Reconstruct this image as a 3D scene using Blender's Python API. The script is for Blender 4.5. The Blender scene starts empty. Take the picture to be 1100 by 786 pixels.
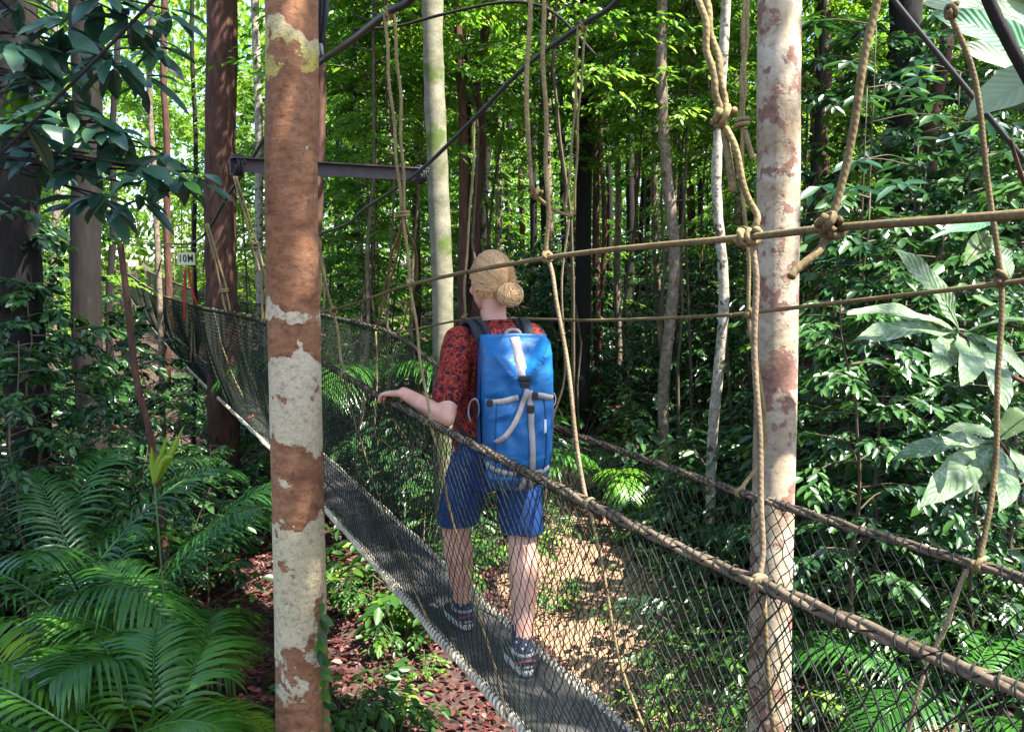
import bpy, bmesh, math, random
import numpy as np
from mathutils import Vector, Matrix, noise as mnoise

R = np.random.RandomState
PI = math.pi
scene = bpy.context.scene
COL = scene.collection

# ------------------------------------------------------------------ survey
PITCH = math.radians(5.9)
F = 856.0
CAMZ = 1.57
def pt(px, py, y):
    """world point at forward distance y whose bearing was read from the photo"""
    u = (px - 550) / F; v = -(py - 393) / F
    dy = math.cos(PITCH) + v * math.sin(PITCH)
    dz = -math.sin(PITCH) + v * math.cos(PITCH)
    t = y / dy
    return np.array([u * t, y, CAMZ + dz * t])
C0 = np.array([-0.10, 3.30]); DV = np.array([-0.465, 0.885]); DV /= np.linalg.norm(DV); NV = np.array([-DV[1], DV[0]])
def br(s, off, z):
    p = C0 + DV * s + NV * off
    return np.array([p[0], p[1], z])
def interp(s, tab):
    return float(np.interp(s, [a for a, b in tab], [b for a, b in tab]))
DECK = [(-4, .0), (-.6, -.01), (0, .02), (2, .12), (4, .20), (8.6, .23), (14, .34), (20, .55), (30, 1.0)]
RAILN = [(-4, 1.10), (-3, 1.06), (-2.4, 1.045), (-1.9, 1.02), (-.9, 1.055), (.3, 1.105), (1.25, 1.17), (2.74, 1.32), (4, 1.32), (6, 1.31), (11, 1.36), (16, 1.52), (22, 1.76), (29, 2.05)]
RAILF = [(-4, .95), (-2, .925), (-1.2, .91), (.2, .94), (1.2, 1.05), (2.14, 1.25), (4, 1.30), (6, 1.31), (11, 1.36), (16, 1.52), (22, 1.76), (29, 2.05)]
def smooth_tab(tab, s, w=.35):
    return sum(interp(s + d * w, tab) for d in (-1, -.5, 0, .5, 1)) / 5
def deck_z(s): return smooth_tab(DECK, s, .8)
OFF_N, OFF_F, OFF_D = .40, -.34, .165
def railn(s): return br(s, OFF_N, smooth_tab(RAILN, s))
def railf(s): return br(s, OFF_F, smooth_tab(RAILF, s))

def gz(x, y):
    """height of the forest floor"""
    x = np.asarray(x, float); y = np.asarray(y, float)
    z = -1.02 + 0 * x
    z = z - .16 * np.clip(-1.2 - x, 0, 6)
    z = z + .10 * np.clip(y - 14, 0, 60)
    z = z + .12 * np.clip(x - 3, 0, 12) * np.clip((y - 2) / 4, 0, 1)
    z = z + .10 * np.sin(x * 1.1 + .3 * y) * np.sin(y * .8 + 1) + .035 * np.sin(x * 3.1 + 1.7 * y) + .03 * np.sin(y * 3.7 - 1.3 * x)
    return z

# ------------------------------------------------------------------ tags
def tag(o, label=None, cat=None, group=None, kind=None):
    if label: o['label'] = label
    if cat: o['category'] = cat
    if group: o['group'] = group
    if kind: o['kind'] = kind
    return o
def link(o, parent=None):
    COL.objects.link(o)
    if parent is not None: o.parent = parent
    return o
def empty(name, loc=(0, 0, 0), rz=0, label=None, cat=None, group=None):
    o = bpy.data.objects.new(name, None); o.location = loc; o.rotation_euler = (0, 0, rz); o.empty_display_size = .1
    link(o); return tag(o, label, cat, group)

# ------------------------------------------------------------------ mesh builder
class MB:
    def __init__(s): s.v = []; s.f = []; s.uv = []; s.n = 0; s.t = []
    def add(s, v, f, uv=None, tint=None):
        v = np.asarray(v, float).reshape(-1, 3)
        s.v.append(v)
        for q in f: s.f.append(tuple(int(i) + s.n for i in q))
        s.uv.append(np.zeros((len(v), 2)) if uv is None else np.asarray(uv, float))
        s.t.append(np.full(len(v), .5) if tint is None else np.full(len(v), 1.0) * tint)
        s.n += len(v)
        return s
    def build(s, name, mat, parent=None, smooth=True, origin=(0, 0, 0)):
        me = bpy.data.meshes.new(name)
        v = np.concatenate(s.v) - np.asarray(origin, float)
        me.from_pydata(v.tolist(), [], s.f)
        uv = np.concatenate(s.uv); tt = np.concatenate(s.t)
        li = np.empty(len(me.loops), np.int32); me.loops.foreach_get('vertex_index', li)
        ul = me.uv_layers.new(name='UVMap'); ul.data.foreach_set('uv', uv[li].astype(np.float32).ravel())
        at = me.attributes.new('tint', 'FLOAT', 'POINT'); at.data.foreach_set('value', tt.astype(np.float32))
        if smooth: me.polygons.foreach_set('use_smooth', np.ones(len(me.polygons), bool))
        me.update()
        me.materials.append(mat)
        o = bpy.data.objects.new(name, me); o.location = origin
        return link(o, parent)

def cr(pts, n=8):
    """Catmull-Rom through pts"""
    P = np.asarray(pts, float)
    if len(P) < 3:
        return np.array([P[0] + (P[-1] - P[0]) * t for t in np.linspace(0, 1, n + 1)])
    Q = np.vstack([2 * P[0] - P[1], P, 2 * P[-1] - P[-2]])
    out = []
    for i in range(1, len(Q) - 2):
        a, b, c, d = Q[i - 1], Q[i], Q[i + 1], Q[i + 2]
        for t in np.linspace(0, 1, n, endpoint=False):
            out.append(.5 * (2 * b + (c - a) * t + (2 * a - 5 * b + 4 * c - d) * t * t + (3 * b - a - 3 * c + d) * t ** 3))
    out.append(P[-1])
    return np.array(out)
def frames(P):
    T = np.gradient(P, axis=0); T /= np.linalg.norm(T, axis=1)[:, None] + 1e-12
    up = np.array([0, 0, 1.]) if abs(T[0][2]) < .9 else np.array([1., 0, 0])
    N = np.zeros_like(P); n = np.cross(np.cross(T[0], up), T[0]); n /= np.linalg.norm(n); N[0] = n
    for i in range(1, len(P)):
        n = N[i - 1] - T[i] * np.dot(N[i - 1], T[i]); N[i] = n / (np.linalg.norm(n) + 1e-12)
    return T, N, np.cross(T, N)
def tube(mb, P, r, sides=8, cap=True, rough=0, seed=0, tint=None):
    P = np.asarray(P, float); k = len(P)
    r = np.full(k, r) if np.isscalar(r) else np.interp(np.linspace(0, 1, k), np.linspace(0, 1, len(r)), r)
    T, N, B = frames(P)
    L = np.concatenate([[0], np.cumsum(np.linalg.norm(np.diff(P, axis=0), axis=1))])
    a = np.linspace(0, 2 * PI, sides + 1)
    rr = np.repeat(r[:, None], sides + 1, 1)
    if rough:
        rs = R(seed); q = rs.normal(0, rough, (k, sides)); q = np.hstack([q, q[:, :1]]); rr = rr * (1 + q)
    V = P[:, None] + rr[..., None] * (np.cos(a)[None, :, None] * N[:, None] + np.sin(a)[None, :, None] * B[:, None])
    uv = np.stack([np.repeat((a / (2 * PI))[None], k, 0), np.repeat(L[:, None], sides + 1, 1)], -1).reshape(-1, 2)
    f = []
    m = sides + 1
    for i in range(k - 1):
        for j in range(sides):
            f.append((i * m + j, i * m + j + 1, (i + 1) * m + j + 1, (i + 1) * m + j))
    V = V.reshape(-1, 3)
    if cap:
        f.append(tuple(range(sides - 1, -1, -1))); f.append(tuple((k - 1) * m + j for j in range(sides)))
    return mb.add(V, f, uv, tint)
def ribbon(mb, P, S, w, th=.002):
    """flat strap along P; S side vectors"""
    P = np.asarray(P, float); S = np.asarray(S, float)
    if S.ndim == 1: S = np.repeat(S[None], len(P), 0)
    T = np.gradient(P, axis=0); T /= np.linalg.norm(T, axis=1)[:, None] + 1e-12
    S = S - T * (S * T).sum(1)[:, None]; S /= np.linalg.norm(S, axis=1)[:, None] + 1e-12
    U = np.cross(T, S)
    k = len(P); w = np.full(k, w) if np.isscalar(w) else np.interp(np.linspace(0, 1, k), np.linspace(0, 1, len(w)), w)
    w = w[:, None]
    V = np.stack([P - S * w / 2 - U * th / 2, P + S * w / 2 - U * th / 2, P + S * w / 2 + U * th / 2, P - S * w / 2 + U * th / 2], 1).reshape(-1, 3)
    L = np.concatenate([[0], np.cumsum(np.linalg.norm(np.diff(P, axis=0), axis=1))])
    uv = np.stack([np.tile([0, 1, 1, 0], k), np.repeat(L, 4)], -1)
    f = []
    for i in range(k - 1):
        for j in range(4):
            f.append((i * 4 + j, i * 4 + (j + 1) % 4, i * 4 + 4 + (j + 1) % 4, i * 4 + 4 + j))
    f += [(3, 2, 1, 0), tuple((k - 1) * 4 + j for j in range(4))]
    return mb.add(V, f, uv)
def box(mb, c, sx, sy, sz, M=None):
    v = np.array([[x, y, z] for x in (-.5, .5) for y in (-.5, .5) for z in (-.5, .5)]) * [sx, sy, sz]
    if M is not None: v = v @ np.asarray(M, float).T
    return mb.add(v + np.asarray(c, float), [(0, 1, 3, 2), (4, 6, 7, 5), (0, 4, 5, 1), (2, 3, 7, 6), (0, 2, 6, 4), (1, 5, 7, 3)], np.array([[x, z] for x in (0, 1) for y in (0, 1) for z in (0, 1)]))
def sphere(mb, c, r, M=None, nu=16, nv=10):
    r = np.asarray(r if not np.isscalar(r) else (r, r, r), float)
    v = [[0, 0, 1]]
    for i in range(1, nv):
        t = PI * i / nv
        for j in range(nu): v.append([math.sin(t) * math.cos(2 * PI * j / nu), math.sin(t) * math.sin(2 * PI * j / nu), math.cos(t)])
    v.append([0, 0, -1])
    v = np.array(v) * r
    if M is not None: v = v @ np.asarray(M, float).T
    f = []
    for j in range(nu): f.append((0, 1 + j, 1 + (j + 1) % nu))
    for i in range(nv - 2):
        for j in range(nu):
            a = 1 + i * nu + j; b = 1 + i * nu + (j + 1) % nu
            f.append((a, a + nu, b + nu, b))
    l = len(v) - 1; o = 1 + (nv - 2) * nu
    for j in range(nu): f.append((l, o + (j + 1) % nu, o + j))
    return mb.add(v + np.asarray(c, float), f)
def unit(v): v = np.asarray(v, float); return v / (np.linalg.norm(v) + 1e-12)

# ------------------------------------------------------------------ materials
def mat(name):
    m = bpy.data.materials.new(name); m.use_nodes = True
    nt = m.node_tree; b = nt.nodes['Principled BSDF']
    def nd(t, **kw):
        n = nt.nodes.new(t)
        for k, v in kw.items():
            if k.startswith('i_'):
                key = k[2:]
                key = int(key) if key.isdigit() else key.replace('_', ' ')
                n.inputs[key].default_value = v
            else: setattr(n, k, v)
        return n
    return m, nt, b, nd, nt.links.new
def ramp(nt, stops, interp='LINEAR'):
    n = nt.nodes.new('ShaderNodeValToRGB'); n.color_ramp.interpolation = interp
    e = n.color_ramp.elements
    while len(e) > 1: e.remove(e[0])
    e[0].position = stops[0][0]; c = stops[0][1]; e[0].color = (*c, 1) if len(c) == 3 else c
    for p, c in stops[1:]:
        q = e.new(p); q.color = (*c, 1) if len(c) == 3 else c
    return n
def g(v): return (v, v, v)
def simple(name, col, rough=.6, nscale=20, var=.25, bump=.0, spec=.4, coord='Object'):
    m, nt, b, nd, ln = mat(name)
    tc = nd('ShaderNodeTexCoord'); n = nd('ShaderNodeTexNoise', i_Scale=nscale, i_Detail=5)
    ln(tc.outputs[coord], n.inputs['Vector'])
    r = ramp(nt, [(.25, tuple(c * (1 - var) for c in col)), (.75, tuple(min(1, c * (1 + var)) for c in col))])
    ln(n.outputs['Fac'], r.inputs['Fac']); ln(r.outputs['Color'], b.inputs['Base Color'])
    b.inputs['Roughness'].default_value = rough; b.inputs['Specular IOR Level'].default_value = spec
    if bump:
        bp = nd('ShaderNodeBump', i_Strength=bump, i_Distance=.01); ln(n.outputs['Fac'], bp.inputs['Height']); ln(bp.outputs['Normal'], b.inputs['Normal'])
    return m
def leafmat(name, stops, rough=.42, trans=.35, spec=.5, spots=None, ribs=0):
    m, nt, b, nd, ln = mat(name)
    at = nd('ShaderNodeAttribute', attribute_name='tint'); oi = nd('ShaderNodeObjectInfo')
    ad = nd('ShaderNodeMath', operation='MULTIPLY_ADD', i_1=.25, i_2=-.125); ln(oi.outputs['Random'], ad.inputs[0])
    sm = nd('ShaderNodeMath', operation='ADD', use_clamp=True); ln(at.outputs['Fac'], sm.inputs[0]); ln(ad.outputs[0], sm.inputs[1])
    r = ramp(nt, stops); ln(sm.outputs[0], r.inputs['Fac'])
    col = r.outputs['Color']
    tc = nd('ShaderNodeTexCoord')
    if spots:
        n = nd('ShaderNodeTexNoise', i_Scale=spots[1], i_Detail=8, i_Roughness=.75); ln(tc.outputs['Object'], n.inputs['Vector'])
        rr = ramp(nt, [(spots[2], g(0)), (spots[2] + .14, g(1))]); ln(n.outputs['Fac'], rr.inputs['Fac'])
        mx = nd('ShaderNodeMix', data_type='RGBA'); ln(rr.outputs['Color'], mx.inputs['Factor']); ln(col, mx.inputs['A']); mx.inputs['B'].default_value = (*spots[0], 1)
        col = mx.outputs['Result']
    ln(col, b.inputs['Base Color']); b.inputs['Roughness'].default_value = rough; b.inputs['Specular IOR Level'].default_value = spec
    if ribs:
        uv = nd('ShaderNodeUVMap'); sx = nd('ShaderNodeSeparateXYZ'); ln(uv.outputs['UV'], sx.inputs[0])
        ab = nd('ShaderNodeMath', operation='ABSOLUTE'); ln(sx.outputs['X'], ab.inputs[0])
        ma = nd('ShaderNodeMath', operation='MULTIPLY_ADD', i_1=-.35); ln(ab.outputs[0], ma.inputs[0]); ln(sx.outputs['Y'], ma.inputs[2])
        sn = nd('ShaderNodeMath', operation='MULTIPLY', i_1=ribs * 2 * PI); ln(ma.outputs[0], sn.inputs[0])
        s2 = nd('ShaderNodeMath', operation='SINE'); ln(sn.outputs[0], s2.inputs[0])
        bp = nd('ShaderNodeBump', i_Strength=.28, i_Distance=.010); ln(s2.outputs[0], bp.inputs['Height']); ln(bp.outputs['Normal'], b.inputs['Normal'])
    tl = nd('ShaderNodeBsdfTranslucent')
    hs = nd('ShaderNodeHueSaturation', i_Hue=.492, i_Saturation=1.05, i_Value=1.5); ln(col, hs.inputs['Color']); ln(hs.outputs['Color'], tl.inputs['Color'])
    mx = nd('ShaderNodeMixShader', i_0=trans); ln(b.outputs[0], mx.inputs[1]); ln(tl.outputs[0], mx.inputs[2])
    ln(mx.outputs[0], nt.nodes['Material Output'].inputs['Surface'])
    return m
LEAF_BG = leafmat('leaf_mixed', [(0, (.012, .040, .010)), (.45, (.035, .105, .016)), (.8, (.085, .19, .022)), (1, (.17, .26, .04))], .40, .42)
LEAF_YEL = leafmat('leaf_sunlit_tone', [(0, (.026, .090, .014)), (.5, (.078, .195, .020)), (1, (.19, .30, .04))], .40, .52)  # brighter, yellower leaf colour standing in for sunlit background foliage
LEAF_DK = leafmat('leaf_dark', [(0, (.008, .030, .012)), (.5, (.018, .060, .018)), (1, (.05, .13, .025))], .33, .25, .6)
LEAF_BLUE = leafmat('leaf_bluegreen', [(0, (.012, .040, .028)), (.6, (.025, .075, .042)), (.9, (.045, .10, .05)), (1, (.09, .24, .02))], .34, .22, .6, spots=((.10, .13, .10), 26, .585))
LEAF_PALM = leafmat('palm_leaf', [(0, (.012, .052, .009)), (.5, (.034, .13, .017)), (.85, (.085, .22, .02)), (1, (.19, .31, .02))], .30, .32, .7)
LEAF_BIG = leafmat('large_leaf', [(0, (.07, .14, .06)), (1, (.15, .23, .11))], .5, .25, .4, spots=((.36, .39, .30), 24, .50), ribs=13)
LEAF_PALE = leafmat('pale_leaf', [(0, (.16, .24, .12)), (1, (.34, .40, .28))], .40, .35, .4, ribs=15)
LEAF_RIB = leafmat('ribbed_leaf', [(0, (.05, .15, .07)), (1, (.10, .24, .12))], .40, .3, .5, ribs=16)
LEAF_DRY = leafmat('dry_frond', [(0, (.07, .045, .02)), (1, (.20, .14, .06))], .6, .2, .3)
LITTER = leafmat('dead_leaf', [(0, (.022, .006, .006)), (.4, (.060, .013, .012)), (.75, (.11, .030, .026)), (1, (.22, .12, .085))], .55, .1, .4)

def ropemat(name, col, col2, pitch=.011, strands=2, bump=.10, rough=.85):
    m, nt, b, nd, ln = mat(name)
    uv = nd('ShaderNodeUVMap'); sx = nd('ShaderNodeSeparateXYZ'); ln(uv.outputs['UV'], sx.inputs[0])
    a = nd('ShaderNodeMath', operation='MULTIPLY', i_1=strands); ln(sx.outputs['X'], a.inputs[0])
    c = nd('ShaderNodeMath', operation='MULTIPLY_ADD', i_1=1 / pitch); ln(sx.outputs['Y'], c.inputs[0]); ln(a.outputs[0], c.inputs[2])
    d = nd('ShaderNodeMath', operation='MULTIPLY', i_1=2 * PI); ln(c.outputs[0], d.inputs[0])
    s = nd('ShaderNodeMath', operation='SINE'); ln(d.outputs[0], s.inputs[0])
    tc = nd('ShaderNodeTexCoord'); n = nd('ShaderNodeTexNoise', i_Scale=7, i_Detail=6, i_Roughness=.7); ln(tc.outputs['Object'], n.inputs['Vector'])
    r = ramp(nt, [(.3, col2), (.62, col)]); ln(n.outputs['Fac'], r.inputs['Fac'])
    nf = nd('ShaderNodeTexNoise', i_Scale=160, i_Detail=3); ln(tc.outputs['Object'], nf.inputs['Vector'])
    rf = ramp(nt, [(.3, g(.6)), (.65, g(1.1))]); ln(nf.outputs['Fac'], rf.inputs['Fac'])
    ml = nd('ShaderNodeMix', data_type='RGBA', blend_type='MULTIPLY'); ml.inputs['Factor'].default_value = 1; ln(r.outputs['Color'], ml.inputs['A']); ln(rf.outputs['Color'], ml.inputs['B'])
    ln(ml.outputs['Result'], b.inputs['Base Color'])
    b.inputs['Roughness'].default_value = rough; b.inputs['Specular IOR Level'].default_value = .2
    bp = nd('ShaderNodeBump', i_Strength=bump, i_Distance=.003); ln(s.outputs[0], bp.inputs['Height']); ln(bp.outputs['Normal'], b.inputs['Normal'])
    return m
ROPE = ropemat('rope_tan', (.27, .205, .095), (.13, .095, .042))
ROPE_DK = ropemat('rope_brown', (.17, .125, .058), (.075, .054, .025))
ROPE_PK = ropemat('rope_weathered', (.25, .185, .11), (.10, .07, .04))
ROPE_HAND = ropemat('hand_rope', (.17, .125, .085), (.045, .032, .022))
ROPE_WH = ropemat('rope_white', (.62, .56, .44), (.34, .27, .17), .02)
CORD = simple('net_cord', (.015, .020, .014), .8, 60, .4, 0, .15)
CABLE = simple('steel_cable', (.018, .018, .018), .45, 40, .3)
STRAPBLK = simple('black_webbing', (.015, .015, .018), .7, 60, .3)

def barkmat(name, stops, scale=(3, 3, 12), nscale=2.5, patch=None, rough=.85, moss=None, fine=.6):
    m, nt, b, nd, ln = mat(name)
    tc = nd('ShaderNodeTexCoord'); mp = nd('ShaderNodeMapping'); mp.inputs['Scale'].default_value = scale
    ln(tc.outputs['Object'], mp.inputs['Vector'])
    n = nd('ShaderNodeTexNoise', i_Scale=nscale, i_Detail=9, i_Roughness=.65); ln(mp.outputs[0], n.inputs['Vector'])
    r = ramp(nt, stops); ln(n.outputs['Fac'], r.inputs['Fac']); col = r.outputs['Color']
    hgt = n.outputs['Fac']
    if patch:
        n2 = nd('ShaderNodeTexNoise', i_Scale=patch['scale'], i_Detail=7, i_Roughness=.62); ln(tc.outputs['Object'], n2.inputs['Vector'])
        fac = n2.outputs['Fac']
        if 'bands' in patch:
            sx = nd('ShaderNodeSeparateXYZ'); ln(tc.outputs['Object'], sx.inputs[0])
            mr = nd('ShaderNodeMapRange', i_1=patch['z'][0], i_2=patch['z'][1]); nw = nd('ShaderNodeTexNoise', i_Scale=4.5, i_Detail=5); ln(tc.outputs['Object'], nw.inputs['Vector']); zw = nd('ShaderNodeMath', operation='MULTIPLY_ADD', i_1=.42); zo = nd('ShaderNodeMath', operation='ADD', i_1=-.21); ln(sx.outputs['Z'], zo.inputs[0]); ln(nw.outputs['Fac'], zw.inputs[0]); ln(zo.outputs[0], zw.inputs[2]); ln(zw.outputs[0], mr.inputs[0])
            rb = ramp(nt, [(p, g(v)) for p, v in patch['bands']]); ln(mr.outputs[0], rb.inputs['Fac'])
            am = nd('ShaderNodeMath', operation='MULTIPLY_ADD', i_1=1.6, i_2=-.30); ln(fac, am.inputs[0]); fac = am.outputs[0]
            ad = nd('ShaderNodeMath', operation='ADD'); ln(fac, ad.inputs[0]); ln(rb.outputs['Color'], ad.inputs[1]); fac = ad.outputs[0]
            rc = ramp(nt, [(p, c) for p, c in patch['cols']]); ln(mr.outputs[0], rc.inputs['Fac']); pc = rc.outputs['Color']
        else: pc = None
        th = ramp(nt, [(patch['th'], g(0)), (patch['th'] + .035, g(1))]); ln(fac, th.inputs['Fac'])
        # patch colour with its own stains
        n3 = nd('ShaderNodeTexNoise', i_Scale=22, i_Detail=8, i_Roughness=.7); ln(mp.outputs[0], n3.inputs['Vector'])
        rs = ramp(nt, [(.3, g(.62)), (.6, g(1))]); ln(n3.outputs['Fac'], rs.inputs['Fac'])
        mm = nd('ShaderNodeMix', data_type='RGBA', blend_type='MULTIPLY'); mm.inputs['Factor'].default_value = 1
        if pc: ln(pc, mm.inputs['A'])
        else: mm.inputs['A'].default_value = (*patch['col'], 1)
        ln(rs.outputs['Color'], mm.inputs['B'])
        mx = nd('ShaderNodeMix', data_type='RGBA'); ln(th.outputs['Color'], mx.inputs['Factor']); ln(col, mx.inputs['A']); ln(mm.outputs['Result'], mx.inputs['B'])
        col = mx.outputs['Result']
        h2 = nd('ShaderNodeMath', operation='MULTIPLY_ADD', i_1=.5); ln(th.outputs['Color'], h2.inputs[0]); ln(hgt, h2.inputs[2]); hgt = h2.outputs[0]
    if moss:
        n4 = nd('ShaderNodeTexNoise', i_Scale=moss[1], i_Detail=6); ln(tc.outputs['Object'], n4.inputs['Vector'])
        rm = ramp(nt, [(moss[2], g(0)), (moss[2] + .1, g(1))]); ln(n4.outputs['Fac'], rm.inputs['Fac'])
        mx2 = nd('ShaderNodeMix', data_type='RGBA'); ln(rm.outputs['Color'], mx2.inputs['Factor']); ln(col, mx2.inputs['A']); mx2.inputs['B'].default_value = (*moss[0], 1)
        col = mx2.outputs['Result']
    n5 = nd('ShaderNodeTexNoise', i_Scale=38, i_Detail=6, i_Roughness=.7); ln(mp.outputs[0] if not patch else tc.outputs['Object'], n5.inputs['Vector'])
    r5 = ramp(nt, [(.33, g(.38)), (.48, g(.92)), (.7, g(1.08))]); ln(n5.outputs['Fac'], r5.inputs['Fac'])
    m5 = nd('ShaderNodeMix', data_type='RGBA', blend_type='MULTIPLY'); m5.inputs['Factor'].default_value = .8; ln(col, m5.inputs['A']); ln(r5.outputs['Color'], m5.inputs['B']); col = m5.outputs['Result']
    h5 = nd('ShaderNodeMath', operation='MULTIPLY_ADD', i_1=.35); ln(n5.outputs['Fac'], h5.inputs[0]); ln(hgt, h5.inputs[2]); hgt = h5.outputs[0]
    ln(col, b.inputs['Base Color']); b.inputs['Roughness'].default_value = rough; b.inputs['Specular IOR Level'].default_value = .3
    bp = nd('ShaderNodeBump', i_Strength=fine, i_Distance=.012); ln(hgt, bp.inputs['Height']); ln(bp.outputs['Normal'], b.inputs['Normal'])
    return m
def zz(py, y=3.7): return pt(320, py, y)[2]
def bands(lst, y=3.7, z0=None, z1=None):
    out = [((zz(py, y) - z0) / (z1 - z0), v) for py, v in lst]
    return sorted(out, key=lambda t: t[0])
Z0, Z1 = zz(800), zz(-40)
B1 = [(-40, .0), (2, .02), (26, .03), (36, .30), (78, .28), (86, -.0), (150, .0), (185, .03), (205, 0), (325, .0), (332, .18), (345, .18), (352, .0), (376, .02), (388, .50), (462, .48), (480, .12), (500, .06), (515, .17), (525, .17), (545, .0), (556, .10), (568, .46), (650, .44), (690, .16), (720, .10), (738, .22), (760, .15), (800, .05)]
C1 = [(-40, (.45, .36, .30)), (26, (.50, .40, .28)), (40, (.55, .44, .22)), (62, (.50, .40, .10)), (80, (.50, .40, .10)), (100, (.60, .50, .37)), (400, (.58, .48, .33)), (640, (.56, .46, .27)), (720, (.60, .50, .36)), (745, (.40, .24, .08)), (800, (.30, .18, .08))]
BARK_RED = barkmat('bark_peeling_red', [(.22, (.07, .024, .016)), (.40, (.20, .084, .038)), (.6, (.30, .142, .072)), (.8, (.37, .20, .12))], (3, 3, 7), 3.0,
    dict(scale=6, bands=[(p, max(v, 0)) for p, v in bands(B1, 3.7, Z0, Z1)], cols=bands(C1, 3.7, Z0, Z1), z=(Z0, Z1), th=.74))
BARK_PALE = barkmat('bark_pale_mottled', [(.28, (.24, .17, .10)), (.5, (.37, .295, .205)), (.72, (.48, .41, .32))], (2, 2, 4), 2.4,
    dict(scale=6.5, col=(.24, .125, .09), th=.525), moss=((.36, .29, .15), 3.2, .60), fine=.35)
BARK_GREY = barkmat('bark_grey_green', [(.3, (.085, .08, .05)), (.55, (.18, .165, .11)), (.75, (.27, .25, .18))], (2, 2, 3), 3, moss=((.07, .10, .02), 4, .53), fine=.4)
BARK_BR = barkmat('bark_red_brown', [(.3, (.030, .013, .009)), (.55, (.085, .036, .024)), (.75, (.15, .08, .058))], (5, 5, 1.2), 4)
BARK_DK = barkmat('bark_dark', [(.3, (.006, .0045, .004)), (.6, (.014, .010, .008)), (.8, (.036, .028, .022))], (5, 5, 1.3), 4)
BARK_MOT = barkmat('bark_spotted', [(.3, (.07, .045, .03)), (.5, (.17, .125, .09)), (.7, (.28, .24, .185))], (3, 3, 3), 6, dict(scale=11, col=(.07, .045, .03), th=.60))
BARK_WH = barkmat('bark_whitish', [(.3, (.15, .12, .085)), (.5, (.33, .29, .23)), (.7, (.45, .42, .35))], (3, 3, 3), 6, dict(scale=12, col=(.08, .06, .035), th=.58))
TWIG = simple('twig', (.07, .05, .028), .8, 15, .4)
STEMGR = simple('green_stem', (.06, .10, .03), .6, 12, .3)

# ------------------------------------------------------------------ leaf clouds
def leaf_cloud(name, P, D, N, L, W, T, m, parent=None, origin=(0, 0, 0)):
    """many small folded leaves as one mesh"""
    n = len(P)
    D = D / (np.linalg.norm(D, axis=1)[:, None] + 1e-9)
    B = np.cross(D, N); B /= np.linalg.norm(B, axis=1)[:, None] + 1e-9
    N = np.cross(B, D)
    L = L[:, None]; W = W[:, None]
    v = np.empty((n, 6, 3))
    v[:, 0] = P
    v[:, 1] = P + D * .33 * L + B * .5 * W + N * .10 * W
    v[:, 2] = P + D * .70 * L + B * .40 * W + N * (.04 * W - .05 * L)
    v[:, 3] = P + D * .98 * L - N * .16 * L
    v[:, 4] = P + D * .70 * L - B * .40 * W + N * (.04 * W - .05 * L)
    v[:, 5] = P + D * .33 * L - B * .5 * W + N * .10 * W
    me = bpy.data.meshes.new(name)
    me.vertices.add(n * 6); me.vertices.foreach_set('co', (v - np.asarray(origin)).astype(np.float32).ravel())
    base = np.arange(n)[:, None] * 6
    q = np.concatenate([base + np.array([0, 1, 2, 3]), base + np.array([0, 3, 4, 5])], 1).reshape(-1)
    me.loops.add(n * 8); me.loops.foreach_set('vertex_index', q.astype(np.int32))
    me.polygons.add(n * 2); me.polygons.foreach_set('loop_start', (np.arange(n * 2) * 4).astype(np.int32))
    me.polygons.foreach_set('use_smooth', np.ones(n * 2, bool))
    at = me.attributes.new('tint', 'FLOAT', 'POINT'); at.data.foreach_set('value', np.repeat(T, 6).astype(np.float32))
    me.update(calc_edges=True); me.validate()
    me.materials.append(m)
    o = bpy.data.objects.new(name, me); o.location = origin
    return link(o, parent)
class Leaves:
    def __init__(s): s.P = []; s.D = []; s.N = []; s.L = []; s.W = []; s.T = []
    def add(s, p, d, n, l, w, t):
        s.P.append(p); s.D.append(d); s.N.append(n); s.L.append(l); s.W.append(w); s.T.append(t)
    def spray(s, rs, A, dirv, length, k, l, ratio=.4, droop=.25, tint=.5, jit=.35):
        """leaves in two ranks along a twig that starts at A"""
        dirv = unit(dirv); side = unit(np.cross(dirv, [0, 0, 1]) + 1e-6); up = np.cross(side, dirv)
        for i in range(k):
            t = (i + .7) / k
            p = A + dirv * length * t + np.array([0, 0, -droop * length * t * t]) + rs.normal(0, .01, 3)
            sg = 1 if i % 2 else -1
            d = unit(dirv * (.55 + .5 * t) + side * sg * (1.0 - .5 * t) + rs.normal(0, jit * .5, 3) + np.array([0, 0, -.25 - droop * t]))
            n = unit(up + rs.normal(0, jit, 3))
            ll = l * rs.uniform(.65, 1.2)
            s.add(p, d, n, ll, ll * ratio * rs.uniform(.85, 1.15), np.clip(tint + rs.normal(0, .16), 0, 1))
        return A + dirv * length + np.array([0, 0, -droop * length])
    def build(s, name, m, parent=None, origin=(0, 0, 0)):
        return leaf_cloud(name, np.array(s.P), np.array(s.D), np.array(s.N), np.array(s.L), np.array(s.W), np.array(s.T), m, parent, origin)

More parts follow.
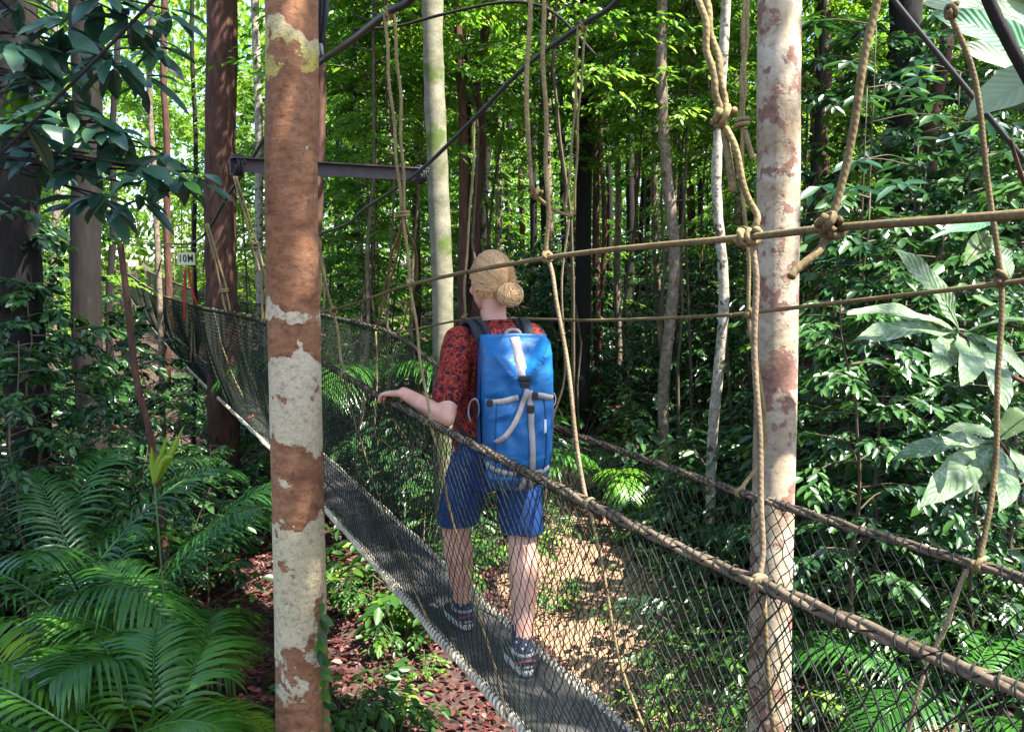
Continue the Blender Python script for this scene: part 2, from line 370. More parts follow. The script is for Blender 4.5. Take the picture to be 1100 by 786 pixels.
def proto_sapling(seed, h=6.0, leaf=.14, nb=46, blen=1.0, tw=5, k=9, low=.12, m=None, ratio=.42, tr=.022):
    """(stem mesh, foliage mesh) of a slender understorey tree at the origin"""
    rs = R(seed); mb = MB(); lv = Leaves()
    n = 14; P = np.zeros((n, 3)); P[:, 2] = np.linspace(-.3, h, n)
    P[:, :2] = np.cumsum(rs.normal(0, .045, (n, 2)), 0)
    tube(mb, P, [tr, tr * .75, tr * .25], 6, seed=seed)
    for b in range(nb):
        t = low + (1 - low) * ((b + rs.uniform()) / nb) ** .9
        z = t * h; p = np.array([np.interp(z, P[:, 2], P[:, 0]), np.interp(z, P[:, 2], P[:, 1]), z])
        az = b * 2.4 + rs.uniform(-.5, .5); up = rs.uniform(-.05, .55)
        d = unit([math.cos(az), math.sin(az), up]); L = blen * rs.uniform(.5, 1.15) * (1.15 - .65 * t)
        q = cr([p, p + d * L * .5, p + d * L + [0, 0, -.18 * L]], 3)
        tube(mb, q, [tr * .38, tr * .12], 4, cap=False)
        tb = np.clip(rs.normal(.42 + .25 * t, .15), 0, 1)
        for j in range(tw):
            a = q[min(len(q) - 1, 2 + int(rs.randint(0, len(q) - 2)))]
            ang = az + rs.uniform(-1.2, 1.2)
            lv.spray(rs, a, [math.cos(ang), math.sin(ang), rs.uniform(-.25, .3)], L * rs.uniform(.3, .6), k, leaf, ratio, .3, tb)
    return mb, lv
def proto_shrub(seed, r=.7, leaf=.13, nb=16, k=8, ratio=.42, up=.8, tw=3):
    rs = R(seed); mb = MB(); lv = Leaves()
    for b in range(nb):
        az = rs.uniform(0, 2 * PI); d = unit([math.cos(az), math.sin(az), up * rs.uniform(.4, 2.2)]); L = r * rs.uniform(.6, 1.3)
        q = cr([np.array([0, 0, -.1]), d * L * .55, d * L + [0, 0, -.12 * L]], 4)
        tube(mb, q, [.009, .003], 4, cap=False)
        tb = rs.uniform(.25, .8)
        for j in range(tw):
            a = q[rs.randint(3, len(q))]
            ang = az + rs.uniform(-1.1, 1.1)
            lv.spray(rs, a, [math.cos(ang), math.sin(ang), rs.uniform(-.1, .5)], L * rs.uniform(.3, .55), k, leaf, ratio, .35, tb)
    return mb, lv
def proto_crown(seed, r=2.6, n=5200, leaf=.16, flat=.62):
    """limbs and foliage of a canopy crown centred on the origin, trunk coming from below"""
    rs = R(seed); mb = MB(); lv = Leaves()
    tips = []
    for b in range(11):
        az = b * 2.4 + rs.uniform(-.4, .4); el = rs.uniform(.1, 1.1)
        d = np.array([math.cos(az) * math.cos(el), math.sin(az) * math.cos(el), math.sin(el) * flat]); L = r * rs.uniform(.6, 1)
        a = np.array([0, 0, -r * .75 + rs.uniform(0, .5)])
        q = cr([a, a * .5 + d * L * .35, d * L], 4); tube(mb, q, [.05, .03, .012], 5, cap=False)
        tips += [(q[i], d) for i in range(4, len(q))]
    k = 9
    for i in range(n // k):
        a, d = tips[rs.randint(len(tips))]
        dd = unit(d * .6 + rs.normal(0, .7, 3)); 
        lv.spray(rs, a + rs.normal(0, .30, 3) * r * .45, dd, .45, k, leaf, .45, .3, rs.uniform(.25, .85))
    return mb, lv
def proto(kind, leafm, stemm, *a, **kw):
    """build once; returns (stem mesh, foliage mesh) to be shared"""
    mb, lv = kind(*a, **kw)
    s = mb.build('tmp_s', stemm); f = lv.build('tmp_f', leafm)
    ms, mf = s.data, f.data
    bpy.data.objects.remove(s); bpy.data.objects.remove(f)
    ms.name = 'stem_mesh'; mf.name = 'foliage_mesh'
    return ms, mf
def put(name, pr, loc, rz, sc, label, cat, group=None, parts=('stem', 'foliage'), tilt=(0, 0)):
    e = empty(name, loc, rz, label, cat, group); e.scale = (sc, sc, sc); e.rotation_euler = (tilt[0], tilt[1], rz)
    for nm, me in zip(parts, pr): link(bpy.data.objects.new(nm, me), e)
    return e

# ------------------------------------------------------------------ camera, light
cam = bpy.data.objects.new('camera', bpy.data.cameras.new('camera')); COL.objects.link(cam)
cam.location = (0, 0, CAMZ); cam.rotation_euler = (PI / 2 - PITCH, 0, 0)
cam.data.sensor_width = 36; cam.data.lens = F / 1100 * 36; cam.data.clip_start = .05; cam.data.clip_end = 2000
scene.camera = cam
w = bpy.data.worlds.new('World'); scene.world = w; w.use_nodes = True
SUN_EL, SUN_AZ = math.radians(60), math.radians(118)     # azimuth clockwise from +Y
sky = w.node_tree.nodes.new('ShaderNodeTexSky'); sky.sky_type = 'NISHITA'; sky.sun_disc = False
sky.sun_elevation = SUN_EL; sky.sun_rotation = SUN_AZ
w.node_tree.links.new(sky.outputs[0], w.node_tree.nodes['Background'].inputs['Color'])
w.node_tree.nodes['Background'].inputs['Strength'].default_value = .10
sun = bpy.data.objects.new('sun', bpy.data.lights.new('sun', 'SUN')); COL.objects.link(sun)
sun.data.energy = 5; sun.data.angle = math.radians(.53); sun.data.color = (1, .95, .86)
sd = Vector((math.sin(SUN_AZ) * math.cos(SUN_EL), math.cos(SUN_AZ) * math.cos(SUN_EL), math.sin(SUN_EL)))
sun.rotation_euler = sd.to_track_quat('Z', 'Y').to_euler()
vs = scene.view_settings; vs.view_transform = 'Standard'; vs.look = 'None'; vs.gamma = 1; vs.use_curve_mapping = False
vs.exposure = 2.5
scene.cycles.max_bounces = 8; scene.cycles.diffuse_bounces = 4; scene.cycles.glossy_bounces = 2; scene.cycles.transmission_bounces = 4
scene.cycles.use_denoising = True; scene.cycles.caustics_reflective = False; scene.cycles.caustics_refractive = False

# ------------------------------------------------------------------ ground
def grid_sheet(name, xs, ys, m, dz=0, kind='structure', mask=None):
    X, Y = np.meshgrid(xs, ys); Z = gz(X, Y) + dz
    V = np.stack([X, Y, Z], -1).reshape(-1, 3); nx = len(xs); f = []
    for j in range(len(ys) - 1):
        for i in range(nx - 1):
            if mask is None or mask((xs[i] + xs[i + 1]) / 2, (ys[j] + ys[j + 1]) / 2):
                f.append((j * nx + i, j * nx + i + 1, (j + 1) * nx + i + 1, (j + 1) * nx + i))
    mb = MB(); mb.add(V, f); o = mb.build(name, m); tag(o, kind=kind); return o
m, nt, b, nd, ln = mat('forest_floor')
tc = nd('ShaderNodeTexCoord'); vo = nd('ShaderNodeTexVoronoi', i_Scale=22); ln(tc.outputs['Object'], vo.inputs['Vector'])
no = nd('ShaderNodeTexNoise', i_Scale=.9, i_Detail=8); ln(tc.outputs['Object'], no.inputs['Vector'])
sp = nd('ShaderNodeSeparateColor'); ln(vo.outputs['Color'], sp.inputs[0])
r1 = ramp(nt, [(0, (.012, .005, .004)), (.5, (.040, .012, .010)), (1, (.09, .030, .026))]); ln(sp.outputs[0], r1.inputs['Fac'])
r2 = ramp(nt, [(.4, (.020, .016, .010)), (.7, (.06, .035, .020))]); ln(no.outputs['Fac'], r2.inputs['Fac'])
mx = nd('ShaderNodeMix', data_type='RGBA'); ln(no.outputs['Fac'], mx.inputs['Factor']); ln(r1.outputs['Color'], mx.inputs['A']); ln(r2.outputs['Color'], mx.inputs['B'])
ln(mx.outputs['Result'], b.inputs['Base Color']); b.inputs['Roughness'].default_value = .9
bp = nd('ShaderNodeBump', i_Strength=.8, i_Distance=.03); ln(vo.outputs['Distance'], bp.inputs['Height']); ln(bp.outputs['Normal'], b.inputs['Normal'])
GROUND_M = m
xs = np.concatenate([np.linspace(-300, -22, 12), np.linspace(-20, 20, 160), np.linspace(22, 300, 12)])
ys = np.concatenate([np.linspace(-200, -6, 10), np.linspace(-5, 32, 150), np.linspace(34, 400, 14)])
grid_sheet('ground', xs, ys, GROUND_M)
PATH_M = simple('bare_soil', (.21, .125, .075), .95, 4, .5, .8)
rsP = R(4)
def path_c(y): return .86 - .07 * (y - 4.8) + .08 * math.sin(y * 1.7)
def path_mask(x, y):
    wv = .62 + .14 * math.sin(y * 3.1) + .08 * math.sin(y * 7.7 + x * 5)
    return abs(x - path_c(y)) < wv
grid_sheet('dirt_path', np.linspace(-1.5, 3, 120), np.linspace(3.9, 11, 190), PATH_M, .006, mask=path_mask)
# fallen leaves
rs = R(11); n = 34000
x = rs.uniform(-3.6, 4.0, n); y = rs.uniform(2.6, 10, n)
keep = np.array([(not path_mask(a, c)) or rs.uniform() < .10 for a, c in zip(x, y)])
x, y = x[keep], y[keep]; n = len(x)
P = np.stack([x, y, gz(x, y) + rs.uniform(.008, .03, n)], 1)
a = rs.uniform(0, 2 * PI, n); D = np.stack([np.cos(a), np.sin(a), rs.normal(0, .25, n)], 1)
N = np.stack([rs.normal(0, .3, n), rs.normal(0, .3, n), np.ones(n)], 1)
o = leaf_cloud('leaf_litter', P, D, N, rs.uniform(.03, .095, n), rs.uniform(.014, .042, n), np.clip(rs.normal(.5, .25, n), 0, 1), LITTER); tag(o, kind='stuff')

# ------------------------------------------------------------------ rope bridge
bridge = empty('rope_bridge', tuple(br(0, 0, deck_z(0) - .05)), 0, 'long netted rope walkway with grey plank deck running back through the forest', 'rope bridge')
BO = np.array(bridge.location)
def bpart(mb, name, m): 
    o = mb.build(name, m, None, origin=BO); o.location = (0, 0, 0); o.parent = bridge; return o
m, nt, b, nd, ln = mat('deck_board')
tc = nd('ShaderNodeUVMap'); mp = nd('ShaderNodeMapping'); mp.inputs['Scale'].default_value = (14, 1.6, 1); ln(tc.outputs[0], mp.inputs['Vector'])
no = nd('ShaderNodeTexNoise', i_Scale=5, i_Detail=9, i_Roughness=.7); ln(mp.outputs[0], no.inputs['Vector'])
n2 = nd('ShaderNodeTexNoise', i_Scale=7, i_Detail=6); ln(tc.outputs[0], n2.inputs['Vector'])
r1 = ramp(nt, [(.3, (.030, .027, .028)), (.55, (.072, .066, .066)), (.75, (.14, .125, .12))]); ln(no.outputs['Fac'], r1.inputs['Fac'])
r2 = ramp(nt, [(.35, g(.55)), (.65, g(1))]); ln(n2.outputs['Fac'], r2.inputs['Fac'])
mx = nd('ShaderNodeMix', data_type='RGBA', blend_type='MULTIPLY'); mx.inputs['Factor'].default_value = 1; ln(r1.outputs['Color'], mx.inputs['A']); ln(r2.outputs['Color'], mx.inputs['B'])
ln(mx.outputs['Result'], b.inputs['Base Color']); b.inputs['Roughness'].default_value = .75
bp = nd('ShaderNodeBump', i_Strength=.7, i_Distance=.004); ln(no.outputs['Fac'], bp.inputs['Height']); ln(bp.outputs['Normal'], b.inputs['Normal'])
DECK_M = m
s = -3.6; i = 0
while s < 29.5:
    L = 2.45; mb = MB(); k = 9
    V = []; uv = []
    for q in np.linspace(s, s + L - .012, k):
        for off, dz in ((-.15, 0), (.15, 0), (.15, -.03), (-.15, -.03)):
            V.append(br(q, off, deck_z(q) + dz + .004 * math.sin(i * 5 + q * 3))); uv.append((off + i * .37, q))
    f = []
    for a in range(k - 1):
        for j in range(4): f.append((a * 4 + j, a * 4 + (j + 1) % 4, a * 4 + 4 + (j + 1) % 4, a * 4 + 4 + j))
    f += [(3, 2, 1, 0), tuple((k - 1) * 4 + j for j in range(4))]
    mb.add(V, f, uv); o = bpart(mb, 'plank', DECK_M)
    for pl in o.data.polygons: pl.use_smooth = False
    s += L; i += 1
# side rails of the deck, wrapped in pale lashing
for off in (OFF_D, -OFF_D):
    mb = MB(); S = np.linspace(-3.6, 29.4, 240); tube(mb, [br(q, off, deck_z(q) - .005) for q in S], .013, 8)
    bpart(mb, 'edge_pole', simple('edge_pole', (.25, .22, .17), .6, 30, .3) if off > 0 else bpy.data.materials['edge_pole'])
    mb = MB(); n = 5200; q = np.linspace(-3.5, 12, n); ph = 2 * PI * q / .030
    rr = .0165 + .003 * np.sin(q * 11)
    P = np.array([br(a, off + r_ * math.cos(p), deck_z(a) - .005 + r_ * math.sin(p)) for a, p, r_ in zip(q, ph, rr)])
    tube(mb, P, .0065, 5, cap=False); bpart(mb, 'edge_lashing', ROPE_WH)
# hand ropes: three strands laid together
for fn, off in ((railn, OFF_N), (railf, OFF_F)):
    mb = MB(); n = 1500; S = np.concatenate([np.linspace(-3.4, 6, n), np.linspace(6.02, 28.8, 500)])
    C = np.array([fn(q) for q in S])
    for k in range(3):
        ph = 2 * PI * S / .34 + k * 2 * PI / 3
        P = C + (.0062 + .0012 * np.sin(S * 9 + k))[:, None] * (np.cos(ph)[:, None] * np.array([NV[0], NV[1], 0]) + np.sin(ph)[:, None] * np.array([0, 0, 1.]))
        tube(mb, P, .0068, 6)
    bpart(mb, 'hand_rope', ROPE_HAND)
    mb = MB(); rs = R(5)
    q = -3.3; LP = []
    while q < 7:
        c = fn(q); t = unit(fn(q + .01) - c); hs = np.linspace(0, 2 * PI * 2.3, 30)
        n1 = np.array([NV[0], NV[1], 0]); u1 = np.cross(t, n1)
        LP += [c + .0145 * (math.cos(h) * n1 + math.sin(h) * u1) + t * .0036 * h for h in hs]
        q += rs.uniform(.07, .12)
    tube(mb, LP, .0019, 4); bpart(mb, 'net_lashing', CORD)
# nets
def net(fn, off_top, off_bot, seed):
    mb = MB(); rs = R(seed)
    def surf(s_, t):
        a = fn(s_); bb = br(s_, off_bot, deck_z(s_) + .005)
        p = a + (bb - a) * t
        sg = 1 if off_top > 0 else -1
        out = .045 * math.sin(PI * t) * sg + .020 * sg * math.sin(s_ * 2.3 + t * 3) * math.sin(PI * t)
        p[:2] += NV * out
        p[2] += .012 * math.sin(s_ * 4.1 + t * 5) * math.sin(PI * t)
        return p
    for s0, s1, cell, rows, rad, kn in ((-3.4, 6.0, .040, 34, .0018, True), (6.0, 28.6, .062, 22, .0019, False)):
        cols = int((s1 - s0) / cell)
        jit = rs.normal(0, .0035, (cols + 3, rows + 1, 2))
        pts = {}
        def node(i, j):
            key = (i, j)
            if key not in pts:
                sh = .5 if j % 2 else 0
                jj = jit[min(max(i, 0), cols + 2), j]
                pts[key] = surf(s0 + (i + sh) * cell + (jj[0] if j not in (0, rows) else 0), j / rows + (jj[1] * .6 if j not in (0, rows) else 0))
            return pts[key]
        E = []
        for j in range(rows):
            for i in range(cols + 1):
                if j % 2 == 0: E += [(node(i, j), node(i, j + 1)), (node(i, j), node(i - 1, j + 1))]
                else: E += [(node(i, j), node(i, j + 1)), (node(i, j), node(i + 1, j + 1))]
        A = np.array([e[0] for e in E]); B_ = np.array([e[1] for e in E])
        T = B_ - A; T /= np.linalg.norm(T, axis=1)[:, None] + 1e-9
        n1 = np.cross(T, [NV[0], NV[1], .2]); n1 /= np.linalg.norm(n1, axis=1)[:, None] + 1e-9; n2 = np.cross(T, n1)
        ang = [0, 2 * PI / 3, 4 * PI / 3]
        V = np.stack([A + rad * (math.cos(a) * n1 + math.sin(a) * n2) for a in ang] + [B_ + rad * (math.cos(a) * n1 + math.sin(a) * n2) for a in ang], 1).reshape(-1, 3)
        base = np.arange(len(A))[:, None] * 6
        Fq = np.concatenate([base + np.array(q) for q in ((0, 1, 4, 3), (1, 2, 5, 4), (2, 0, 3, 5))], 0)
        mb.add(V, Fq.tolist())
        if kn:
            K = np.array([p for (i, j), p in pts.items() if 0 < j < rows and p[1] < 6.5])
            o6 = np.array([[1, 0, 0], [-1, 0, 0], [0, 1, 0], [0, -1, 0], [0, 0, 1], [0, 0, -1]]) * .0032
            V = (K[:, None] + o6[None]).reshape(-1, 3); base = np.arange(len(K))[:, None] * 6
            Ft = np.concatenate([base + np.array(q) for q in ((0, 2, 4), (2, 1, 4), (1, 3, 4), (3, 0, 4), (2, 0, 5), (1, 2, 5), (3, 1, 5), (0, 3, 5))], 0)
            mb.add(V, Ft.tolist())
    bpart(mb, 'side_net', CORD)
net(railn, OFF_N, OFF_D, 1); net(railf, OFF_F, -OFF_D, 2)
# orange cord over the deck
mb = MB(); tube(mb, cr([br(5.2, .15, deck_z(5.2) + .02), br(5.4, .05, deck_z(5.4) + .012), br(5.7, -.05, deck_z(5.7) + .012), br(6.0, -.15, deck_z(6) + .02)]), .011, 6)
tag(mb.build('orange_cord', simple('orange_cord', (.55, .12, .04), .7)), 'faded orange cord laid across the far deck boards', 'cord')

# ------------------------------------------------------------------ guard ropes, cables, hanging ropes
def coil(mb, c, axis, rc, r, turns=2.6, pitch=None, ph0=0, tilt=0):
    axis = unit(axis); n1 = unit(np.cross(axis, [.31, .2, .93])); n2 = np.cross(axis, n1)
    pitch = pitch or 2.05 * r
    h = np.linspace(0, 2 * PI * turns, int(14 * turns))
    P = [c + rc * (math.cos(a + ph0) * n1 + math.sin(a + ph0) * n2) + axis * (pitch * (a / (2 * PI) - turns / 2) + tilt * math.cos(a + ph0)) for a in h]
    tube(mb, P, r, 7)
def wrap_knot(mb, c, a1, a2, r):
    """hitch of a hanging rope (axis a2) round a carried rope (axis a1)"""
    coil(mb, np.asarray(c), a1, 2.0 * r, r * .95, 1.5, None, .4)
    coil(mb, np.asarray(c) + unit(a2) * .5 * r, unit(unit(a1) + .55 * unit(a2)), 2.25 * r, r * .95, 1.05, 1.2 * r, 1.1)
upn = cr([pt(1180, 222, .93), pt(1100, 230, 1.01), pt(893, 245, 1.28), pt(801, 255, 1.45), pt(588, 277, 2.09), pt(440, 306, 2.98), pt(357, 333, 4.05), railn(2.75)], 14)
upf = cr([pt(1180, 288, 1.68), pt(1072, 305, 1.84), pt(805, 336, 2.54), pt(770, 339, 2.66), pt(640, 344, 3.3), pt(550, 342, 3.95), pt(500, 343, 4.46), railf(2.15)], 14)
mb = MB(); tube(mb, upn, .0066, 10); tag(mb.build('guard_rope', ROPE_DK), 'thick olive guard rope stretched in front of the hiker at head height', 'rope')
mb = MB(); tube(mb, upf, .0062, 10); tag(mb.build('guard_rope', ROPE_DK), 'thin guard rope running behind the hiker at shoulder height', 'rope')
A1 = unit(upn[20] - upn[60])
def hang(pts, r, m, label, knots=(), strands=1, gap=.018, group=None, n=10, wob=.003, name='suspension_rope'):
    """one hanging rope; strands=2 for a doubled one. knots: (point, carried axis or None)"""
    r = r * .86; P = cr(pts, n); top = P[0]
    T, N, B = frames(P)
    o = None; mb = MB()
    side = np.array([1, 0, 0]) - T * T[:, :1]; side /= np.linalg.norm(side, axis=1)[:, None]
    L = np.linspace(0, 1, len(P)); hsh = abs(hash(label)) if False else len(label)
    for k in range(strands):
        off = (k - (strands - 1) / 2) * gap
        tw = (.72 + .28 * np.cos(L * 5 + hsh)) if strands > 1 else 1
        Q = P + side * (off * (tw if strands > 1 else 0))[:, None] if strands > 1 else P
        Q = Q + np.stack([wob * np.sin(L * 17 + k * 2 + hsh), wob * np.cos(L * 13 + k), 0 * L], 1)
        tube(mb, Q, r, 8)
    o = mb.build(name, m, None, origin=tuple(top)); tag(o, label, 'rope', group)
    for kn in knots:
        mb = MB(); c, ax, kind = kn
        c = np.asarray(c)
        if kind == 'hitch': wrap_knot(mb, c, ax, [0, 0, 1], r)
        elif kind == 'coil': coil(mb, c, ax, r * 1.9 + (gap * .30 if strands > 1 else 0), r * .95, 1.9)
        ko = mb.build('knot', m, None, origin=tuple(top)); ko.location = (0, 0, 0); ko.parent = o
    return o
Z_ = np.array([0, 0, 1.])
# near pair left of centre (from the black cable to the near hand rope)
p = [pt(418, 14, 2.86), pt(426, 120, 2.88), pt(433, 230, 2.9), pt(441, 304, 2.97), pt(450, 372, 2.93), railn(-.35)]
hang(p[:3], .0068, ROPE, 'pale doubled rope hanging from the black cable just right of the red trunk', [(p[0], [1, 0, .6], 'coil'), (p[2], Z_, 'coil')], 2, .034)
hang(p[2:], .0062, ROPE, 'single rope from the doubled rope down to the near hand rope by the hiker\'s hand', [(p[3], A1, 'hitch'), (p[5], [DV[0], DV[1], 0], 'hitch')])
# centre near rope pair
q = [pt(583, -12, 2.02), pt(585, 100, 2.04), pt(588, 200, 2.07), pt(588, 276, 2.09)]
hang(q, .0065, ROPE, 'straight tan rope tied to the front guard rope above the blue backpack', [(q[3], A1, 'hitch')])
q2 = [pt(569, -12, 2.02), pt(567, 90, 2.04), pt(568, 175, 2.07), pt(576, 208, 2.1), pt(592, 224, 2.35), pt(613, 232, 3.3)]
hang(q2, .0068, ROPE, 'slack tan rope that swings from above to the doubled rope behind', [(q2[3], [1, 0, -.6], 'coil'), (q2[5], [1, .3, 0], 'coil')])
q3 = [pt(589, 280, 2.085), pt(600, 330, 2.06), pt(614, 430, 2.0), pt(630, 541, 1.95), railn(-1.38) + [0, 0, .0]]
hang(q3, .0062, ROPE_PK, 'rope slanting down the right side of the blue backpack to the near hand rope', [(q3[4], [DV[0], DV[1], 0], 'hitch')])
q4 = [railn(-1.39) + [0, 0, -.015], br(-1.44, .345, .66), br(-1.52, .26, .33), br(-1.60, .18, .0)]
hang(q4, .0042, ROPE, 'thin cord down the near net under the slanting rope beside the hiker', [])
# far pair at centre
p = [pt(625, 28, 3.42), pt(619, 130, 3.46), pt(612, 231, 3.5)]
hang(p, .0062, ROPE, 'pale doubled rope hanging from the black cable above the blue backpack', [(p[0], [1, 0, .7], 'coil')], 2, .04)
p = [pt(611, 234, 3.5), pt(604, 300, 3.52), pt(606, 400, 3.54), railf(.05), br(.05, -.30, .6), br(.05, -.18, .02)]
hang(p, .0058, ROPE_PK, 'single rope below the doubled rope, behind the backpack to the far hand rope', [(p[3], [DV[0], DV[1], 0], 'hitch')])
# rope from the cable to the rear guard rope left of the head
p = [pt(510, 127, 4.42), pt(507, 200, 4.44), pt(500, 290, 4.45), pt(499, 340, 4.46)]
hang(p, .008, ROPE, 'rope from the black cable to the rear guard rope left of the hiker\'s head', [(p[3], [1, .1, 0], 'coil')])
# front right group
p = [pt(752, -14, 1.46), pt(766, 60, 1.45), pt(777, 122, 1.45)]
hang(p, .0078, ROPE, 'thick doubled rope coming down beside the pale mottled trunk', [(p[2] + [0, 0, -.004], unit(p[2] - p[0] + np.array([.35, 0, 0])), 'coil')], 2, .013)
q = [p[2], pt(788, 160, 1.445), pt(806, 215, 1.44), pt(813, 240, 1.44), pt(806, 253, 1.44)]
hang(q, .0072, ROPE, 'thick rope end bent into the knot on the front guard rope beside the pale trunk', [(pt(800, 255, 1.45), A1, 'hitch'), (pt(808, 254, 1.44), A1, 'coil')])
mb = MB(); tube(mb, cr([pt(777, 130, 1.46), pt(782, 168, 1.455), pt(788, 206, 1.45)]), .0072, 8); tag(mb.build('rope_tail', ROPE), 'cut rope tail pointing down from the thick doubled rope\'s knot', 'rope end')
q = [pt(810, 258, 1.442), pt(811, 330, 1.442), pt(814, 450, 1.43), pt(819, 560, 1.42), railn(-1.94)]
hang(q, .0068, ROPE_PK, 'dark rope down the left side of the pale trunk to the near hand rope', [(q[4], [DV[0], DV[1], 0], 'hitch'), (q[4] + [0, 0, .0], [-DV[0] * .6, DV[1], .6], 'coil')])
q = [railn(-1.95) + [0, 0, -.02], br(-1.95, .34, .62), br(-1.94, .25, .3), br(-1.93, .18, .0)]
hang(q, .0058, ROPE_DK, 'dark cord continuing down the near net in front of the pale trunk', [])
p = [pt(802, -12, 2.5), pt(799, 70, 2.51), pt(797, 131, 2.52)]
hang(p, .0085, ROPE, 'pale rope behind the thick doubled rope, left of the pale trunk', [(p[2], Z_, 'coil')], 2, .012)
p = [pt(797, 131, 2.52), pt(798, 200, 2.53), pt(803, 270, 2.54), pt(805, 336, 2.54), pt(812, 390, 2.53), pt(822, 480, 2.5), railf(-1.12)]
hang(p, .0075, ROPE, 'thin rope from the rear guard rope to the far hand rope beside the pale trunk', [(p[3], [1, .1, 0], 'coil'), (p[6], [DV[0], DV[1], 0], 'hitch')])
mb = MB(); tube(mb, cr([pt(800, 140, 2.52), pt(804, 155, 2.52), pt(809, 171, 2.52)]), .0085, 8); tag(mb.build('rope_tail', ROPE), 'short rope tail beside the pale trunk\'s left edge', 'rope end')
# slanting rope right of the trunk
p = [pt(945, -14, 1.24), pt(922, 100, 1.26), pt(893, 243, 1.275), pt(872, 274, 1.262), pt(850, 298, 1.25)]
hang(p, .0078, ROPE_DK, 'thick brown rope slanting down to its knot just right of the pale trunk', [(pt(895, 245, 1.27), A1, 'hitch'), (pt(889, 238, 1.262), unit([.75, 0, -.62]), 'coil')])
# far right rope
p = [pt(1022, 12, 1.86), pt(1044, 80, 1.86), pt(1060, 180, 1.85), pt(1075, 299, 1.84), pt(1072, 400, 1.83), pt(1069, 500, 1.82), railf(-1.89)]
hang(p, .0075, ROPE_DK, 'long rope at the right tied to the rear guard rope beside the large leaves', [(p[0], [1, 0, .3], 'coil'), (p[3], [1, -.1, .1], 'hitch'), (p[6], [DV[0], DV[1], 0], 'hitch')])
p = [railf(-1.87), br(-1.83, -.33, .78), br(-1.80, -.30, .62), br(-1.76, -.22, .25), br(-1.75, -.17, .0)]
hang(p, .0065, ROPE_PK, 'rope tail hanging inside the far net below the large leaves', [])
# ropes by the red trunk
p = [pt(322, 190, 4.0), pt(347, 295, 4.02), pt(358, 335, 4.05), pt(366, 380, 4.0), railn(.75)]
hang(p, .0085, ROPE, 'tan rope crossing the front guard rope at the right edge of the red trunk', [(p[2], A1, 'coil'), (p[4], [DV[0], DV[1], 0], 'coil')])
p = [railn(.74) + [0, 0, -.01], br(.66, .34, .78), br(.45, .26, .40), br(.25, .18, .06)]
hang(p, .006, ROPE, 'cord slanting down the near net between red trunk and hiker', [])
p = [railn(-.36) + [0, 0, -.01], br(-.40, .33, .70), br(-.46, .25, .35), br(-.52, .18, .0)]
hang(p, .0055, ROPE, 'cord down the near net in front of the hiker\'s front leg', [])
p = [pt(330, 200, 5.4), pt(346, 290, 5.45), pt(345, 334, 5.5)]
hang(p, .009, ROPE, 'rope to the far hand rope just right of the red trunk', [], 2, .03)
for k, (a, bx_, y) in enumerate(((411, 404, 5.6), (436, 432, 5.35), (405, 406, 5.1))):
    p = [pt(434, 233, 2.93), pt(a + 12, 290, y - 1.0), pt(bx_, 352, y)]
    hang(p, .007, ROPE, ['slack rope tied to the far hand rope left of the grey trunk', 'thin pale rope just left of the grey trunk above the far net', 'pale rope dropping to the far net midway between red and grey trunks'][k], [(p[2], [1, 0, 0], 'coil')] if k < 2 else [])
p = [pt(404, 356, 5.55), pt(405, 400, 5.5), pt(402, 470, 5.3)]
hang(p, .007, ROPE, 'cord hanging inside the far net left of the grey trunk', [])
p = [pt(222, 240, 6.9), pt(238, 300, 6.95), railn(4.35)]
hang(p, .010, ROPE, 'doubled yellowish rope to the near hand rope in front of the brown trunk', [(pt(241, 312, 6.95), Z_, 'coil')], 2, .045)
p = [pt(252, 188, 5.5), pt(266, 235, 5.5), pt(273, 262, 5.5), pt(283, 300, 5.5), railn(2.72)]
hang(p, .009, ROPE, 'doubled rope slanting from the spacer beam to behind the red trunk', [(p[2], unit(p[2] - p[1]), 'coil')], 2, .035)
# cords down the far part of the near net
rs = R(21)
for k, s_ in enumerate((4.0, 5.3, 9.2, 10.2, 11.3, 12.6, 14.2, 16)):
    p = [railn(s_) + [0, 0, .02], br(s_ - .1, .33, deck_z(s_) + .7), br(s_ - .25 - .3 * (k < 2), .24, deck_z(s_) + .30)]
    hang(p, .008 if k < 2 else .011, ROPE, 'thin cord hanging down the far stretch of the near net', [], group='cords on the far net')
for k, s_ in enumerate((9.5, 10.8, 12, 13.5, 15.5, 18)):
    a = railf(s_); p = [a + [0.05, 0, 1.3], a + [.02, 0, .6], a]
    hang(p, .011, ROPE, 'thin rope rising from the far end of the hand rope', [], group='ropes at the far end of the bridge')
# overhead cables
def cable(pts, r, label, m=CABLE, name='support_cable', cat='cable'):
    mb = MB(); P = cr(pts, 10); tube(mb, P, r, 7); o = mb.build(name, m, None, origin=tuple(P[0])); return tag(o, label, cat)
cable([pt(480, -60, 2.5), pt(443, -2, 2.75), pt(418, 13, 2.86), pt(380, 42, 3.3), pt(341, 69, 3.95)], .014, 'black cable from the upper edge down to the red trunk\'s shackle')
cable([pt(320, 80, 4.2), pt(284, 149, 5.6), pt(245, 210, 7.2), pt(212, 258, 8.6), pt(176, 262, 13), pt(140, 262, 24)], .014, 'black cable running behind the red trunk towards the far end of the bridge')
cable([pt(700, -50, 3.0), pt(660, 4, 3.2), pt(625, 27, 3.42), pt(563, 73, 3.85), pt(510, 127, 4.4), pt(447, 187, 5.15), pt(395, 222, 6.0), pt(350, 249, 7.1), pt(250, 268, 11), pt(150, 262, 24)], .012, 'long black cable passing above the hiker to the spacer beam\'s right end')
